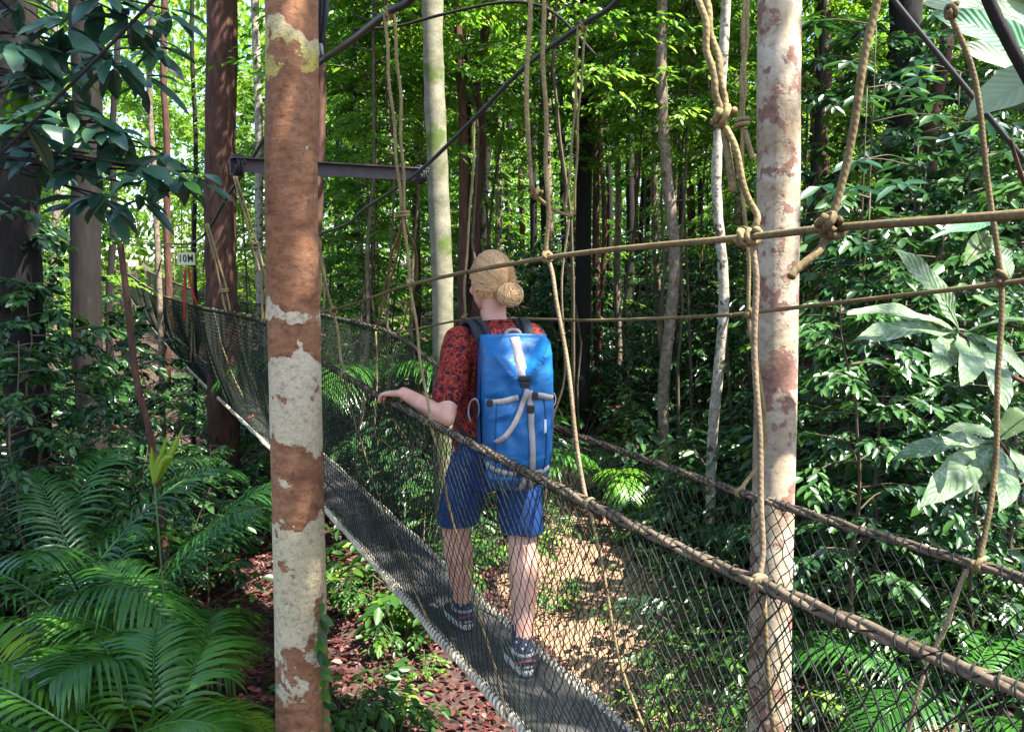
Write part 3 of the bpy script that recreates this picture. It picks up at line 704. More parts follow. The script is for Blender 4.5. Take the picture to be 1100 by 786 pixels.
cable([pt(380, 32, 6.5), pt(424, 29, 6.4), pt(470, 17, 6.3), pt(530, 4, 6.2), pt(570, 4, 6.1), pt(600, 18, 6), pt(640, 60, 6)], .012, 'thin dark liana curving behind the grey trunk near the upper edge', BARK_DK, 'hanging_vine', 'vine')
cable([pt(940, -30, 3.6), pt(960, 0, 3.6), pt(1037, 94, 3.6), pt(1100, 171, 3.6), pt(1180, 260, 3.6)], .012, 'dark cable slanting across the upper right beside the liana trunk')
mb = MB()
for k in range(2): tube(mb, cr([pt(346 + k * 6, -20, 3.84), pt(345 + k * 4, 20, 3.84), pt(341 + k * 4, 46, 3.86)]), .014, 6)
st = mb.build('cable_strap', STRAPBLK, None, origin=tuple(pt(345, -20, 3.84))); tag(st, 'black strap and steel shackle on the red trunk\'s right edge', 'strap')
mb = MB(); coil(mb, pt(343, 54, 3.88), [1, .3, 0], .032, .009, 1.2); coil(mb, pt(342, 66, 3.9), [.2, 1, 0], .026, .008, 1.1)
ko = mb.build('shackle', simple('steel', (.25, .25, .26), .35, 40, .3), None, origin=tuple(pt(345, -20, 3.84))); ko.location = (0, 0, 0); ko.parent = st
# spacer beam: an angle profile
a, c = pt(247, 177, 5.0), pt(457, 188, 5.9); dirb = unit(c - a); sb = unit(np.cross(dirb, Z_)); ub = np.cross(sb, dirb)
Mb = np.stack([dirb, sb, ub], 1); mb = MB(); L = np.linalg.norm(c - a)
box(mb, (a + c) / 2, L, .012, .085, Mb); box(mb, (a + c) / 2 + sb * .036 + ub * .0385, L, .06, .008, Mb)
m = simple('rusty_steel', (.040, .024, .030), .55, 14, .45)
o = mb.build('spacer_beam', m, None, smooth=False, origin=tuple((a + c) / 2)); tag(o, 'dark steel spacer beam between the two cables behind the red trunk', 'beam')
for t in (.03, .97):
    mb = MB(); p_ = a + (c - a) * t; coil(mb, p_, dirb, .06, .009, 3)
    k = mb.build('lashing', STRAPBLK, None, origin=tuple((a + c) / 2)); k.location = (0, 0, 0); k.parent = o

# ------------------------------------------------------------------ distance signs
SIGN_M = simple('sign_board', (.72, .70, .42), .55, 8, .08); INK = simple('black_ink', (.02, .02, .02), .6, 10, .1)
def sign(px, py, y, wd, ht, text, label, rz=.0):
    c = pt(px, py, y); e = empty('distance_sign', tuple(c), rz, label, 'sign')
    mb = MB(); box(mb, (0, 0, 0), wd, .012, ht); bo = mb.build('panel', SIGN_M, e, smooth=False)
    bv = bo.modifiers.new('b', 'BEVEL'); bv.width = .003
    if text:
        cu = bpy.data.curves.new('txt', 'FONT'); cu.body = text; cu.size = ht * .80; cu.align_x = 'CENTER'; cu.align_y = 'CENTER'; cu.extrude = .002; cu.offset = .0022; cu.space_character = 1.15
        to = bpy.data.objects.new('txt', cu); COL.objects.link(to); dg = bpy.context.evaluated_depsgraph_get()
        me = bpy.data.meshes.new_from_object(to.evaluated_get(dg)); bpy.data.objects.remove(to)
        me.materials.clear(); me.materials.append(INK)
        lo = bpy.data.objects.new('lettering', me); lo.rotation_euler = (PI / 2, 0, 0); lo.location = (0, -.0075, 0); lo.scale = (.82, 1, 1); link(lo, e)
    return e
sign(200, 278, 9.9, .235, .155, '10M', 'pale yellow sign lettered 10M standing above the near hand rope', -.1)
sign(143, 283, 15.5, .20, .12, None, 'smaller pale yellow sign farther along the bridge than the lettered one')
mb = MB(); 
for dx in (-5, 6): tube(mb, cr([pt(200 + dx, 200, 9.95), pt(200 + dx, 278, 9.93), pt(201 + dx, 330, 9.95)]), .006, 5)
tag(mb.build('sign_cord', ROPE), 'cord pair holding up the lettered yellow sign', 'cord')
for k, (x0, x1, py1) in enumerate(((203, 210, 390), (207, 205, 389), (199, 201, 362))):
    mb = MB(); tube(mb, cr([pt(x0, 287, 9.88), pt((x0 + x1) / 2 + 1, 330, 9.84), pt(x1, py1, 9.8)]), .0095, 6)
    tag(mb.build('dangling_rope', ROPE), ['right-hand pale cord hanging below the lettered sign', 'middle pale cord hanging below the lettered sign', 'shortest pale cord hanging below the lettered sign'][k], 'cord')
RED = simple('red_ribbon', (.55, .03, .025), .7, 10, .2)
for k, pp in enumerate(([(202, 287), (205, 305), (213, 332)], [(199, 288), (198, 310), (198, 346)])):
    mb = MB(); ribbon(mb, cr([pt(a_, b_, 9.8 - .04 * k) for a_, b_ in pp]), [1, .4, 0], [.016, .026, .018])
    tag(mb.build('ribbon', RED), ['red ribbon slanting right below the lettered sign', 'red ribbon hanging straight below the lettered sign'][k], 'ribbon')

# ------------------------------------------------------------------ added shade trees, and trees read from the photo
CROWNS = [proto(proto_crown, LEAF_BG, TWIG, 31, 2.6, 5200, .16), proto(proto_crown, LEAF_YEL, TWIG, 32, 2.6, 5200, .15), proto(proto_crown, LEAF_DK, TWIG, 33, 2.6, 4600, .18)]
def tree(pxs, y, wpx, top, bark, label, crown=0, cs=1.0, cat='tree', wob=.01, seed=0, sides=14, rough=.015, name='tree', wtop=.75, dyn=None, knobs=0):
    """trunk through photo bearings pxs (x, y px) at distance y, carried up to height top with its crown"""
    P = [pt(a, b_, (y if dyn is None else y + dyn * i)) for i, (a, b_) in enumerate(pxs)]
    P = np.array(P); P = P[np.argsort(P[:, 2])]
    lo, hi = P[0], P[-1]
    sl = (hi - lo) / max(.3, hi[2] - lo[2])
    gzv = float(gz(lo[0], lo[1])) - .15
    pts = []
    if lo[2] > gzv + .05: pts.append(np.array([lo[0] + sl[0] * (gzv - lo[2]) * .5, lo[1], gzv]))
    pts += list(P)
    if top > hi[2] + .5:
        for t in (.5, 1.0):
            z = hi[2] + (top - hi[2]) * t; pts.append(np.array([hi[0] + sl[0] * (z - hi[2]) * .4, hi[1] + .1 * t, z]))
    C = cr(pts, 10); rs = R(seed + 50)
    base = C[0].copy(); r0 = wpx / F * y / 2
    n = len(C); H = C[:, 2] - C[0][2]; frac = H / H[-1]
    C[:, :2] += np.stack([np.sin(H * 1.7 + seed), np.cos(H * 1.3 + seed * 2)], 1) * wob * np.minimum(1, H)[:, None]
    rad = r0 * (1.06 - (1.06 - wtop) * frac) * (1 + .5 * np.exp(-H / .25) * (H < 1))
    e = empty(name, tuple(base), 0, label, cat)
    mb = MB(); tube(mb, C - base, rad, sides, rough=rough, seed=seed)
    for k in range(knobs):
        i = rs.randint(n // 5, n * 3 // 5); a = rs.uniform(0, 2 * PI); sphere(mb, C[i] - base + rad[i] * .92 * np.array([math.cos(a), math.sin(a), 0]), (rad[i] * .25, rad[i] * .25, rad[i] * .4), None, 8, 6)
    mb.build('trunk', bark, e)
    if crown is not None:
        for nm, me in zip(('branches', 'crown'), CROWNS[crown]):
            o = bpy.data.objects.new(nm, me); o.location = C[-1] - base + [0, 0, .9 * cs]; o.scale = (cs,) * 3; o.rotation_euler = (0, 0, seed * 1.3); link(o, e)
    return e
# bark with its patches placed by height: trunk objects have their base as origin, so the material's z range is shifted
tr = tree([(313, -30), (313, 200), (317, 400), (322, 620), (326, 800)], 3.7, 55, 8.2, BARK_RED, 'big peeling red barked trunk with white and cream patches in front of the bridge', 1, 1.0, wob=.0, seed=1, sides=32, rough=.006, wtop=.85, knobs=0)
for n_ in BARK_RED.node_tree.nodes:
    if n_.bl_idname == 'ShaderNodeMapRange':
        n_.inputs[1].default_value -= tr.location[2]; n_.inputs[2].default_value -= tr.location[2]
tree([(838, -30), (836, 200), (833, 430), (828, 640), (826, 800)], 3.5, 44, 8.6, BARK_PALE, 'pale mottled trunk with red brown blotches standing right of the hiker', 1, 1.0, wob=.0, seed=2, sides=28, rough=.006, wtop=.9)
tree([(465, -20), (470, 180), (476, 380)], 7.2, 23, 11, BARK_GREY, 'grey green mossy trunk rising behind the hiker\'s left shoulder', None, 1.0, seed=3, rough=.03)
tree([(238, -20), (237, 150), (238, 320)], 9.6, 33, 12, BARK_BR, 'stout red brown trunk just left of the peeling red trunk', 1, 1.1, seed=4, rough=.03)
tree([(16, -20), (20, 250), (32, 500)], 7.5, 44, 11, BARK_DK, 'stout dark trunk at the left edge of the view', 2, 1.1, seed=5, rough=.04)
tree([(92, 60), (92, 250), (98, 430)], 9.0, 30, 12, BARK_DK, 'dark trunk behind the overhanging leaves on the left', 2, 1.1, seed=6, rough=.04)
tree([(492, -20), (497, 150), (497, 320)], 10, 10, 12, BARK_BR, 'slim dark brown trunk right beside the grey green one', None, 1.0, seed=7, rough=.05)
tree([(526, -20), (514, 90), (519, 140), (509, 240), (512, 330)], 11, 10, 13, BARK_BR, 'crooked reddish sapling trunk above the hiker\'s head', None, .9, seed=8, rough=.08, wob=.03)
tree([(711, -20), (716, 180), (722, 280), (714, 420), (718, 510)], 8.8, 12, 12, BARK_MOT, 'slim spotted trunk midway between backpack and pale trunk', None, .9, seed=9, rough=.05, wob=.02)
tree([(778, 60), (771, 200), (776, 320), (766, 450), (764, 560)], 7.2, 11, 10, BARK_WH, 'slim whitish crooked trunk just left of the pale mottled trunk', None, .8, seed=10, rough=.06, wob=.015)
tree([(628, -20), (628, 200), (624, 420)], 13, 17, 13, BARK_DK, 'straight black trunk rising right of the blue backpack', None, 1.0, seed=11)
tree([(640, -20), (640, 200), (642, 430)], 14.5, 8, 13, BARK_BR, 'thin reddish trunk close beside the straight black one', None, .9, seed=12)
tree([(884, 90), (879, 150), (880, 195)], 12, 22, 6, BARK_BR, 'short thick brown stump of a trunk in the leaves right of the pale trunk', None, seed=13)
tree([(888, -20), (880, 100), (872, 190), (862, 300)], 9, 6, 11, BARK_DK, 'thin bent dark stem just right of the pale trunk', None, .7, seed=14, wob=.02)
tree([(975, -20), (972, 90), (968, 170), (965, 300)], 9.5, 34, 12, BARK_DK, 'dark liana covered trunk in the upper right', 2, 1.0, seed=15, rough=.07)
tree([(1018, 40), (1006, 110), (1000, 170), (998, 300)], 9, 14, 9, BARK_BR, 'pinkish brown trunk beside the liana covered one', None, .8, seed=16, rough=.05)
tree([(378, -20), (381, 60), (384, 140)], 14, 7, 14, BARK_WH, 'thin pale far trunk above the spacer beam', None, 1.0, seed=17)
tree([(274, -20), (277, 120), (279, 260)], 12, 9, 12, BARK_WH, 'thin pale trunk at the left edge of the peeling red trunk', None, .9, seed=18)
tree([(345, -20), (342, 200), (340, 330)], 8.2, 11, 11, BARK_BR, 'slim brown trunk half hidden by the peeling red trunk', None, .8, seed=19)
tree([(128, 262), (136, 320), (148, 410), (165, 485)], 6.6, 8, 1.5, BARK_BR, 'leaning bare reddish pole in front of the far bridge', None, cat='dead stem', name='dead_tree', seed=20, wtop=.8, rough=.08)
tree([(163, -20), (160, 100), (168, 230)], 12.5, 6, 12, BARK_MOT, 'thin spotted trunk behind the overhanging leaves', None, .8, seed=22)
tree([(502, 400), (500, 540), (984, 540)][:1] + [(503, 520)], 12, 12, 11, BARK_DK, 'dark trunk behind the hiker\'s waist', None, .8, seed=23)
tree([(985, 380), (982, 470), (978, 580)], 5.6, 8, 1.4, BARK_BR, 'thin brown sapling stem below the large leaves', None, seed=24, name='thin_sapling', cat='sapling')
for k, (x, y, h, c) in enumerate(((3.3, 1.3, 7.6, 1), (7.0, 8.4, 8.4, 2))):  # trees added out of view for the shade they cast
    px = 550 + F * x / y
    tree([(px, 60), (px + 5, 250), (px, 430)], y, 130 / y, h, [BARK_BR, BARK_DK, BARK_PALE, BARK_GREY, BARK_MOT][k], 'canopy tree added just beyond the right edge of the view to shade the walkway', c, 1.05, seed=60 + k)['group'] = 'canopy trees added for shade beyond the right edge'
rs = R(77)
for k in range(34):
    px = [545, 560, 572, 590, 606, 618, 655, 664, 676, 684, 696, 705, 731, 742, 752, 790, 402, 448, 520, 535, 584, 648, 690, 725, 780, 905, 930, 420, 365, 180, 210, 60, 120, 1040][k]
    y = rs.uniform(14, 24); wp = rs.uniform(4.5, 9)
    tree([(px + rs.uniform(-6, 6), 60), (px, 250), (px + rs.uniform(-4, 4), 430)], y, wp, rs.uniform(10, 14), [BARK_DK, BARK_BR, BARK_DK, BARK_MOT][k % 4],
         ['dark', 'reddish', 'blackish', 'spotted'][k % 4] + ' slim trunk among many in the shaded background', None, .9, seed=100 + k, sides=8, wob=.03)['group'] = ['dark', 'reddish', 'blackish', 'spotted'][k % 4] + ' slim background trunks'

# ------------------------------------------------------------------ thicket
SAPS = [proto(proto_sapling, LEAF_YEL, TWIG, 41, 9.0, .125, 66, 1.5, 8, 9, .15), proto(proto_sapling, LEAF_YEL, TWIG, 42, 8.0, .115, 64, 1.2, 8, 9, .10),
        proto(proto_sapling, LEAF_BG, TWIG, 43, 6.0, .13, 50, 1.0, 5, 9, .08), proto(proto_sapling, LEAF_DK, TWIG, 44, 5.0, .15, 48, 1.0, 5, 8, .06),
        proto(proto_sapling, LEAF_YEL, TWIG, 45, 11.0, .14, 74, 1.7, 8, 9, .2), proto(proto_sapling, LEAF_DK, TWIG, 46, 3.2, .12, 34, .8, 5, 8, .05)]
SHR = [proto(proto_shrub, LEAF_BG, TWIG, 51, .9, .13, 18, 8), proto(proto_shrub, LEAF_DK, TWIG, 52, .9, .16, 16, 7), proto(proto_shrub, LEAF_BG, STEMGR, 53, .55, .12, 12, 6, .45),
       proto(proto_shrub, LEAF_DK, TWIG, 54, 1.2, .15, 22, 9, .40, 1.1), proto(proto_shrub, LEAF_YEL, STEMGR, 55, .30, .07, 9, 6, .5)]
SAPS += [proto(proto_sapling, LEAF_YEL, TWIG, 47, 9.5, .11, 60, 1.3, 9, 9, .46), proto(proto_sapling, LEAF_YEL, TWIG, 48, 8.5, .10, 56, 1.2, 9, 9, .50)]
SAPNAME = ['tall sapling with sunlit toned leaves in the background thicket', 'tall mid green sapling in the background thicket', 'slender mid green sapling in the understorey', 'dark leaved sapling in the understorey', 'tallest bright leaved sapling far back in the thicket', 'low dark leaved sapling in the understorey']
rs = R(61)
def blocked(x, y, rad=.9):
    """keep plants off the walkway, the hiker and the sight line to them"""
    s_ = (x - C0[0]) * DV[0] + (y - C0[1]) * DV[1]; o_ = (x - C0[0]) * NV[0] + (y - C0[1]) * NV[1]
    return abs(o_) < rad and -5 < s_ < 31
cnt = 0
for i in range(5200):
    y = rs.uniform(6.5, 34); x = rs.uniform(-1, 1) * (.70 * y + 1.5)
    k = rs.randint(6)
    if y < 12 and k in (0, 1, 4): continue
    if y < 9 and k != 5: continue
    if y > 20 and k in (3, 5, 2): continue
    if blocked(x, y, 1.5 if k != 5 else .95): continue
    px = 550 + F * x / y
    if 520 < px < 800 and y < 13.5: continue          # the open dark hollow behind the hiker
    if y < 13 and 560 < px < 760: continue
    z = float(gz(x, y))
    if k in (3, 5) and y > 11 and rs.uniform() < .6: continue
    if 320 < px < 730 and y < 19 and rs.uniform() < .6: continue
    put('sapling', SAPS[k], (x, y, z), rs.uniform(0, 6.28), rs.uniform(.75, 1.2), SAPNAME[k], 'sapling', 'saplings: ' + SAPNAME[k], tilt=(rs.normal(0, .05), rs.normal(0, .05)))
    cnt += 1
    if cnt >= 125: break
SHNAME = ['mid green leafy shrub on the forest floor', 'dark broad leaved shrub on the forest floor', 'small fresh green shrub on the forest floor', 'big dark shrub on the forest floor', 'tiny green seedling on the forest floor']
cnt = 0
for i in range(5000):
    y = rs.uniform(4.6, 22); x = rs.uniform(-1, 1) * (.68 * y + .8)
    k = rs.choice([0, 1, 2, 3, 3])
    if blocked(x, y, .75) or abs(x - path_c(y)) < 1.15 and y < 11.5: continue
    if x < -1.2 and y < 6: continue
    if y < 6.5 and k == 3: k = 1
    put('shrub', SHR[k], (x, y, float(gz(x, y))), rs.uniform(0, 6.28), rs.uniform(.7, 1.25), SHNAME[k], 'shrub', 'shrubs: ' + SHNAME[k])
    cnt += 1
    if cnt >= 200: break
for k in range(30):
    y = rs.uniform(8.5, 15); px = rs.uniform(330, 960) if k > 5 else rs.uniform(140, 330); x = (px - 550) / F * y
    if blocked(x, y, .9): continue
    put('sapling', SAPS[6 + k % 2], (x, y, float(gz(x, y))), rs.uniform(0, 6.28), rs.uniform(.85, 1.2), ['bare stemmed sapling with a bright leafy top in the thicket', 'bare stemmed sapling with a mid green leafy top in the thicket'][k % 2], 'sapling', ['bright topped saplings', 'green topped saplings'][k % 2], tilt=(rs.normal(0, .06), rs.normal(0, .06)))
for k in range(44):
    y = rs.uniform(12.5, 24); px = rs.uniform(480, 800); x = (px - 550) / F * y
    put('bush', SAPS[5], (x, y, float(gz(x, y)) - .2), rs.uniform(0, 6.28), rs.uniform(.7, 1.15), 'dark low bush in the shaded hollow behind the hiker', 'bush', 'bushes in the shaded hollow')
# seedlings on the litter beside the red trunk
cnt = 0
for (px, py, sc) in ((370, 640, 1.0), (400, 650, 1.1), (430, 690, 1.0), (455, 715, .9), (360, 770, 1.3), (395, 775, 1.3), (425, 780, 1.0), (445, 660, 1.0), (365, 610, .9)):
    v = (py - 393) / F; ang = math.atan(v) + PITCH; y = 2.55 / math.tan(ang); p = pt(px, py, y)
    put('seedling', SHR[2] if sc > .95 else SHR[4], (p[0], p[1], float(gz(p[0], p[1]))), px * 1.7, .55 * sc, 'fresh green seedling on the red leaf litter beside the peeling red trunk', 'seedling', 'seedlings on the red leaf litter')
for (px, py, sc, k) in ((590, 640, .6, 2), (575, 590, .8, 2), (560, 560, .9, 2), (540, 600, .7, 2), (775, 620, 1.0, 0), (780, 660, .9, 0), (765, 700, .9, 1), (880, 640, 1.0, 3), (960, 660, .9, 3), (1040, 680, 1.0, 0), (900, 720, .9, 0), (1010, 740, .8, 1), (1085, 700, 1.0, 1), (760, 745, .9, 0), (850, 770, .8, 0), (930, 790, .8, 2), (1060, 640, 1.0, 3), (810, 600, 1.0, 0), (760, 570, .9, 3), (735, 550, .9, 0)):
    v = (py - 393) / F; ang = math.atan(v) + PITCH; y = 2.55 / math.tan(ang); p = pt(px, py, y)
    put('shrub', SHR[k], (p[0], p[1], float(gz(p[0], p[1]))), px * 1.7, .8 * sc, ['leafy mid green shrub below the walkway nets', 'dark broad leaved shrub below the walkway nets', 'small fresh shrub beside the dirt path', 'tall dark shrub below the walkway nets'][k], 'shrub', ['mid green shrubs below the nets', 'dark shrubs below the nets', 'small shrubs beside the path', 'tall dark shrubs below the nets'][k])
# taller leafy bushes on the right bank
for k, (px, y, sc, v_) in enumerate(((905, 5.6, 1.0, 5), (960, 6.4, 1.1, 5), (1010, 5.4, .95, 5), (1080, 6.0, 1.1, 5), (930, 8, 1.0, 3), (1040, 8.2, 1.0, 3), (880, 7.4, .9, 5), (1110, 5.0, 1.0, 5), (990, 9.6, 1.0, 3), (870, 9.5, .85, 2), (920, 4.6, .75, 5), (1150, 7, 1, 3), (1060, 4.6, .7, 5), (960, 5.0, .75, 5))):
    x = (px - 550) / F * y
    put('bush', SAPS[v_], (x, y, float(gz(x, y))), k * 1.1, sc, 'dense dark leafy bush on the bank right of the pale trunk', 'bush', 'bushes on the right bank')
# left bank under the far bridge
for k, (px, y, sc, v_) in enumerate(((120, 8.2, .8, 5), (60, 7.0, .9, 5), (185, 8.8, .6, 5), (20, 6.2, .8, 5), (160, 11, .9, 5), (90, 10.5, .8, 3), (30, 10, .9, 3), (-20, 7.5, 1, 3), (215, 6.4, .45, 5))):
    x = (px - 550) / F * y
    put('bush', SAPS[v_], (x, y, float(gz(x, y))), k * 1.1, sc, 'leafy bush on the bank below the far left of the bridge', 'bush', 'bushes below the far bridge')
# far wood: one mass closing the view
rs = R(71); lv = Leaves(); mb = MB()
n = 75000
ang = rs.uniform(-.72, .72, n); dist = rs.uniform(34, 58, n)
X = np.sin(ang) * dist; Y = np.cos(ang) * dist
base = gz(X, Y)
clump = np.sin(X * .9) * np.sin(Y * .7 + 1.3) 
Zz = base + rs.uniform(0, 1, n) ** .9 * (17 + 4 * clump)
P = np.stack([X, Y, Zz], 1)
P = P + .9 * np.stack([np.sin(Zz * 2.1 + X), np.cos(Zz * 1.7 + Y), .4 * np.sin(X * 2.3 + Y)], 1)
D = rs.normal(0, 1, (n, 3)); D[:, 2] -= .4; N = rs.normal(0, .5, (n, 3)) + [0, 0, 1]
o = leaf_cloud('forest', P, D, N, rs.uniform(.25, .55, n), rs.uniform(.15, .28, n), np.clip(rs.normal(.65, .22, n), 0, 1), LEAF_YEL); tag(o, kind='stuff')

# ------------------------------------------------------------------ palms
def frond(rs, base, az, length, rise, droop, nl=34, lw=.022, ll=.34, m=LEAF_PALM, parent=None, origin=None, tint=.45, bare=.22):
    d = np.array([math.cos(az), math.sin(az), 0]); t = np.linspace(0, 1, 16)
    P = np.asarray(base) + d * (length * (t * (1 - .18 * t)))[:, None] + Z_ * (rise * length * t - droop * length * t ** 2.3)[:, None]
    mb = MB(); tube(mb, P, [.009, .006, .002], 5, tint=tint)
    side = np.cross(d, Z_)
    T = np.gradient(P, axis=0); T /= np.linalg.norm(T, axis=1)[:, None]
    for i in range(nl):
        u = bare + (1 - bare) * (i + .5) / nl
        c = np.array([np.interp(u, t, P[:, k]) for k in range(3)]); tg = unit([np.interp(u, t, T[:, k]) for k in range(3)])
        up = unit(np.cross(side, tg)); L = ll * (math.sin(PI * (.12 + .86 * (u - bare) / (1 - bare))) ** .6) * rs.uniform(.88, 1.08)
        for sg in (1, -1):
            dr = unit(side * sg * .85 + tg * (.45 + .4 * u) + up * .22 + rs.normal(0, .05, 3))
            k = np.linspace(0, 1, 5)
            q = c + dr * (L * k)[:, None] + np.array([0, 0, -1]) * (L * .55 * k ** 2.2)[:, None]
            wd = lw * np.array([.35, 1, .95, .65, .06]); w2 = unit(np.cross(dr, up)); fold = unit(np.cross(w2, dr))
            V = np.stack([q - w2 * wd[:, None] / 2 + fold * wd[:, None] * .12, q, q + w2 * wd[:, None] / 2 + fold * wd[:, None] * .12], 1).reshape(-1, 3)
            f = []
            for a in range(4):
                for b2 in range(2): f.append((a * 3 + b2, a * 3 + b2 + 1, a * 3 + 4 + b2, a * 3 + 3 + b2))
            mb.add(V, f, None, np.clip(tint + rs.normal(0, .08), 0, 1))
    o = mb.build('frond', m, None, origin=(0, 0, 0)); o.parent = parent
    return o
def palm(loc, seed, nf, length, label, rise=(.55, 1.0), droop=(.55, .95), azs=None, stem=.25, ll=.40, lw=.025, tint=(.4, .75), nl=32, group=None, west=False):
    rs = R(seed); e = empty('palm', loc, 0, label, 'palm', group)
    mb = MB(); tube(mb, [(0, 0, -.15), (.01, 0, stem * .5), (0, .01, stem)], [.04, .03, .022], 8, rough=.06); mb.build('stem', TWIG, e)
    for i in range(nf):
        az = (azs[i] if azs else i * 2.4 + rs.uniform(-.35, .35))
        if west and math.cos(az) > .2: az = PI - az
        dry = i == nf - 1 and nf > 5
        frond(rs, (0, 0, stem * .9), az, length * rs.uniform(.8, 1.1) * (.8 if dry else 1), rs.uniform(*rise) * (.55 if dry else 1), rs.uniform(*droop) * (1.15 if dry else 1), nl, lw * (.6 if dry else 1), ll, LEAF_DRY if dry else LEAF_PALM, e, tint=rs.uniform(*tint))
    return e
def gp(px, y): 
    x = (px - 550) / F * y; return (x, y, float(gz(x, y)))
palm(gp(140, 3.5), 1, 10, 1.35, 'large palm clump in the lower left with glossy arching fronds', west=True, rise=(.75, 1.25), droop=(.5, .95), tint=(.45, .75))  # front palm tints raised to stand in for sun patches on the fronds
palm(gp(30, 3.6), 2, 10, 1.3, 'palm clump at the lower left corner behind the brighter frond', (.75, 1.25), (.5, .9), tint=(.5, .95))
palm(gp(195, 4.4), 3, 9, 1.35, 'palm between the red trunk and the large palm clump', west=True, rise=(.7, 1.1), droop=(.55, .9), tint=(.4, .65))
palm(gp(95, 5.2), 4, 10, 1.8, 'tall palm with upright fronds behind the large palm clump', (.9, 1.4), (.5, .9), tint=(.2, .45))
palm(gp(-20, 5.0), 5, 9, 1.9, 'palm at the left edge with broad drooping fronds', (1.0, 1.4), (.6, 1.0), tint=(.25, .45))
palm(gp(60, 2.9), 7, 7, .70, 'low palm in front of the large palm clump', west=True, rise=(.5, .9), droop=(.5, .8), tint=(.35, .6))
palm(gp(20, 7.5), 8, 8, 2.0, 'palm below the far left of the bridge', (1.0, 1.3), (.6, .9), tint=(.2, .45))
palm(gp(395, 9.5), 9, 9, 2.2, 'palm with pale drooping fronds behind the far net', stem=1.3, rise=(.8, 1.1), droop=(.7, 1.0), ll=.5, lw=.035, tint=(.4, .6))
palm(gp(655, 9.0), 10, 9, 1.5, 'palm behind the far net right of the backpack', (.7, 1.1), (.6, .9), ll=.40, lw=.035, tint=(.55, .8))
palm(gp(285, 10.5), 13, 7, 2.8, 'palm with greyish fronds beside the stout red brown trunk', (1.0, 1.3), (.6, .9), ll=.5, lw=.04, tint=(.4, .6))
palm(gp(1050, 4.0), 14, 8, 1.1, 'palm under the nets at the lower right', (.6, .9), (.6, .9), ll=.30, lw=.020, tint=(.2, .45))
palm(gp(105, 2.95), 27, 4, .85, 'low palm with yellow green fronds at the lower left edge', (.75, .95), (.7, .95), azs=[2.9, 3.5, 2.2, 4.2], tint=(.86, .97))
# young unopened yellow-green fan
e = empty('young_palm_leaf', gp(168, 4.4), 0, 'bright yellow green unopened palm leaf standing among the dark fronds', 'palm leaf')
b0 = np.array(gp(168, 4.4)); mb = MB()
tube(mb, cr([np.zeros(3), (pt(166, 520, 4.4) - b0)]), .006, 6); mb.build('stalk', STEMGR, e)
YG = leafmat('young_leaf', [(0, (.20, .34, .03)), (1, (.36, .46, .05))], .4, .4)
mb = MB()
for k, (x1, y1) in enumerate(((163, 480), (180, 465), (190, 470), (197, 458), (176, 490), (186, 490))):
    q = cr([pt(165, 522, 4.4) - b0, pt((166 * .5 + x1 * .5) - 1, 495, 4.4 - .02 * k) - b0, pt(x1, y1, 4.36 - .02 * k) - b0], 5)
    ribbon(mb, q, [1, .5 * math.sin(k), 0], [.010, .034, .028, .004], .001)
mb.build('leaflets', YG, e)

# ------------------------------------------------------------------ large leaves on the right
def big_leaf(mb, base, tip, nrm, width, curve=.12, seed=0, nl=14, nw=6, wave=.05, tint=.5, petiole=.0):
    base = np.asarray(base, float); tip = np.asarray(tip, float); rs = R(seed)
    d = tip - base; L = np.linalg.norm(d); d /= L; n = np.asarray(nrm, float); b_ = unit(np.cross(d, n)); n = np.cross(b_, d)
    V = []; uv = []
    ph = rs.uniform(0, 6.28, 3)
    for i in range(nl + 1):
        t = i / nl
        wp = width * (max(0, math.sin(PI * min(1, (t ** .8) * 1.0))) ** .75) * (.55 + .55 * t if t < .8 else .99 - (t - .8) * .6) * .5
        wp = max(wp, .002)
        for j in range(-nw // 2, nw // 2 + 1):
            s_ = j / (nw / 2)
            ed = 1 + wave * 1.3 * math.sin(t * 23 + ph[0] + (2 if s_ > 0 else 0)) * abs(s_)
            p = base + d * L * t + b_ * s_ * wp * ed + n * (abs(s_) * wp * .22 - curve * L * 4 * (t - .5) ** 2 + curve * L + wave * L * .35 * abs(s_) * math.sin(t * 14 + ph[1] + s_ * 1.5))
            V.append(p); uv.append((s_ * .5, t))
    m_ = nw + 1; f = []
    for i in range(nl):
        for j in range(nw): f.append((i * m_ + j, i * m_ + j + 1, (i + 1) * m_ + j + 1, (i + 1) * m_ + j))
    mb.add(V, f, uv, tint)
    tube(mb, [base + d * L * t + n * (-curve * L * 4 * (t - .5) ** 2 + curve * L - .001) for t in np.linspace(0, .96, 8)], [L * .011, L * .003], 5, tint=tint)
e = empty('large_leaf_tree', (0, 0, 0), 0, 'shrub with huge speckled grey green leaves in rosettes at the right edge', 'shrub')
yb = 2.75; bx_ = gp(1120, 3.0); e.location = bx_; O = np.array(bx_)
mb = MB(); tube(mb, cr([np.zeros(3), pt(1125, 600, 3.0) - O, pt(1120, 420, 2.95) - O, pt(1112, 200, 2.9) - O, pt(1125, 20, 2.8) - O]), [.022, .016, .010], 8, rough=.05)
for A, B_ in (((1120, 420), (1032, 358)), ((1122, 520), (1072, 472)), ((1113, 220), (1085, 150)), ((1115, 300), (1100, 290))):
    tube(mb, cr([pt(*A, 2.95) - O, pt((A[0] + B_[0]) / 2, (A[1] + B_[1]) / 2 + 8, 2.85) - O, pt(*B_, yb) - O]), [.010, .006], 6)
mb.build('stem', BARK_BR, e)
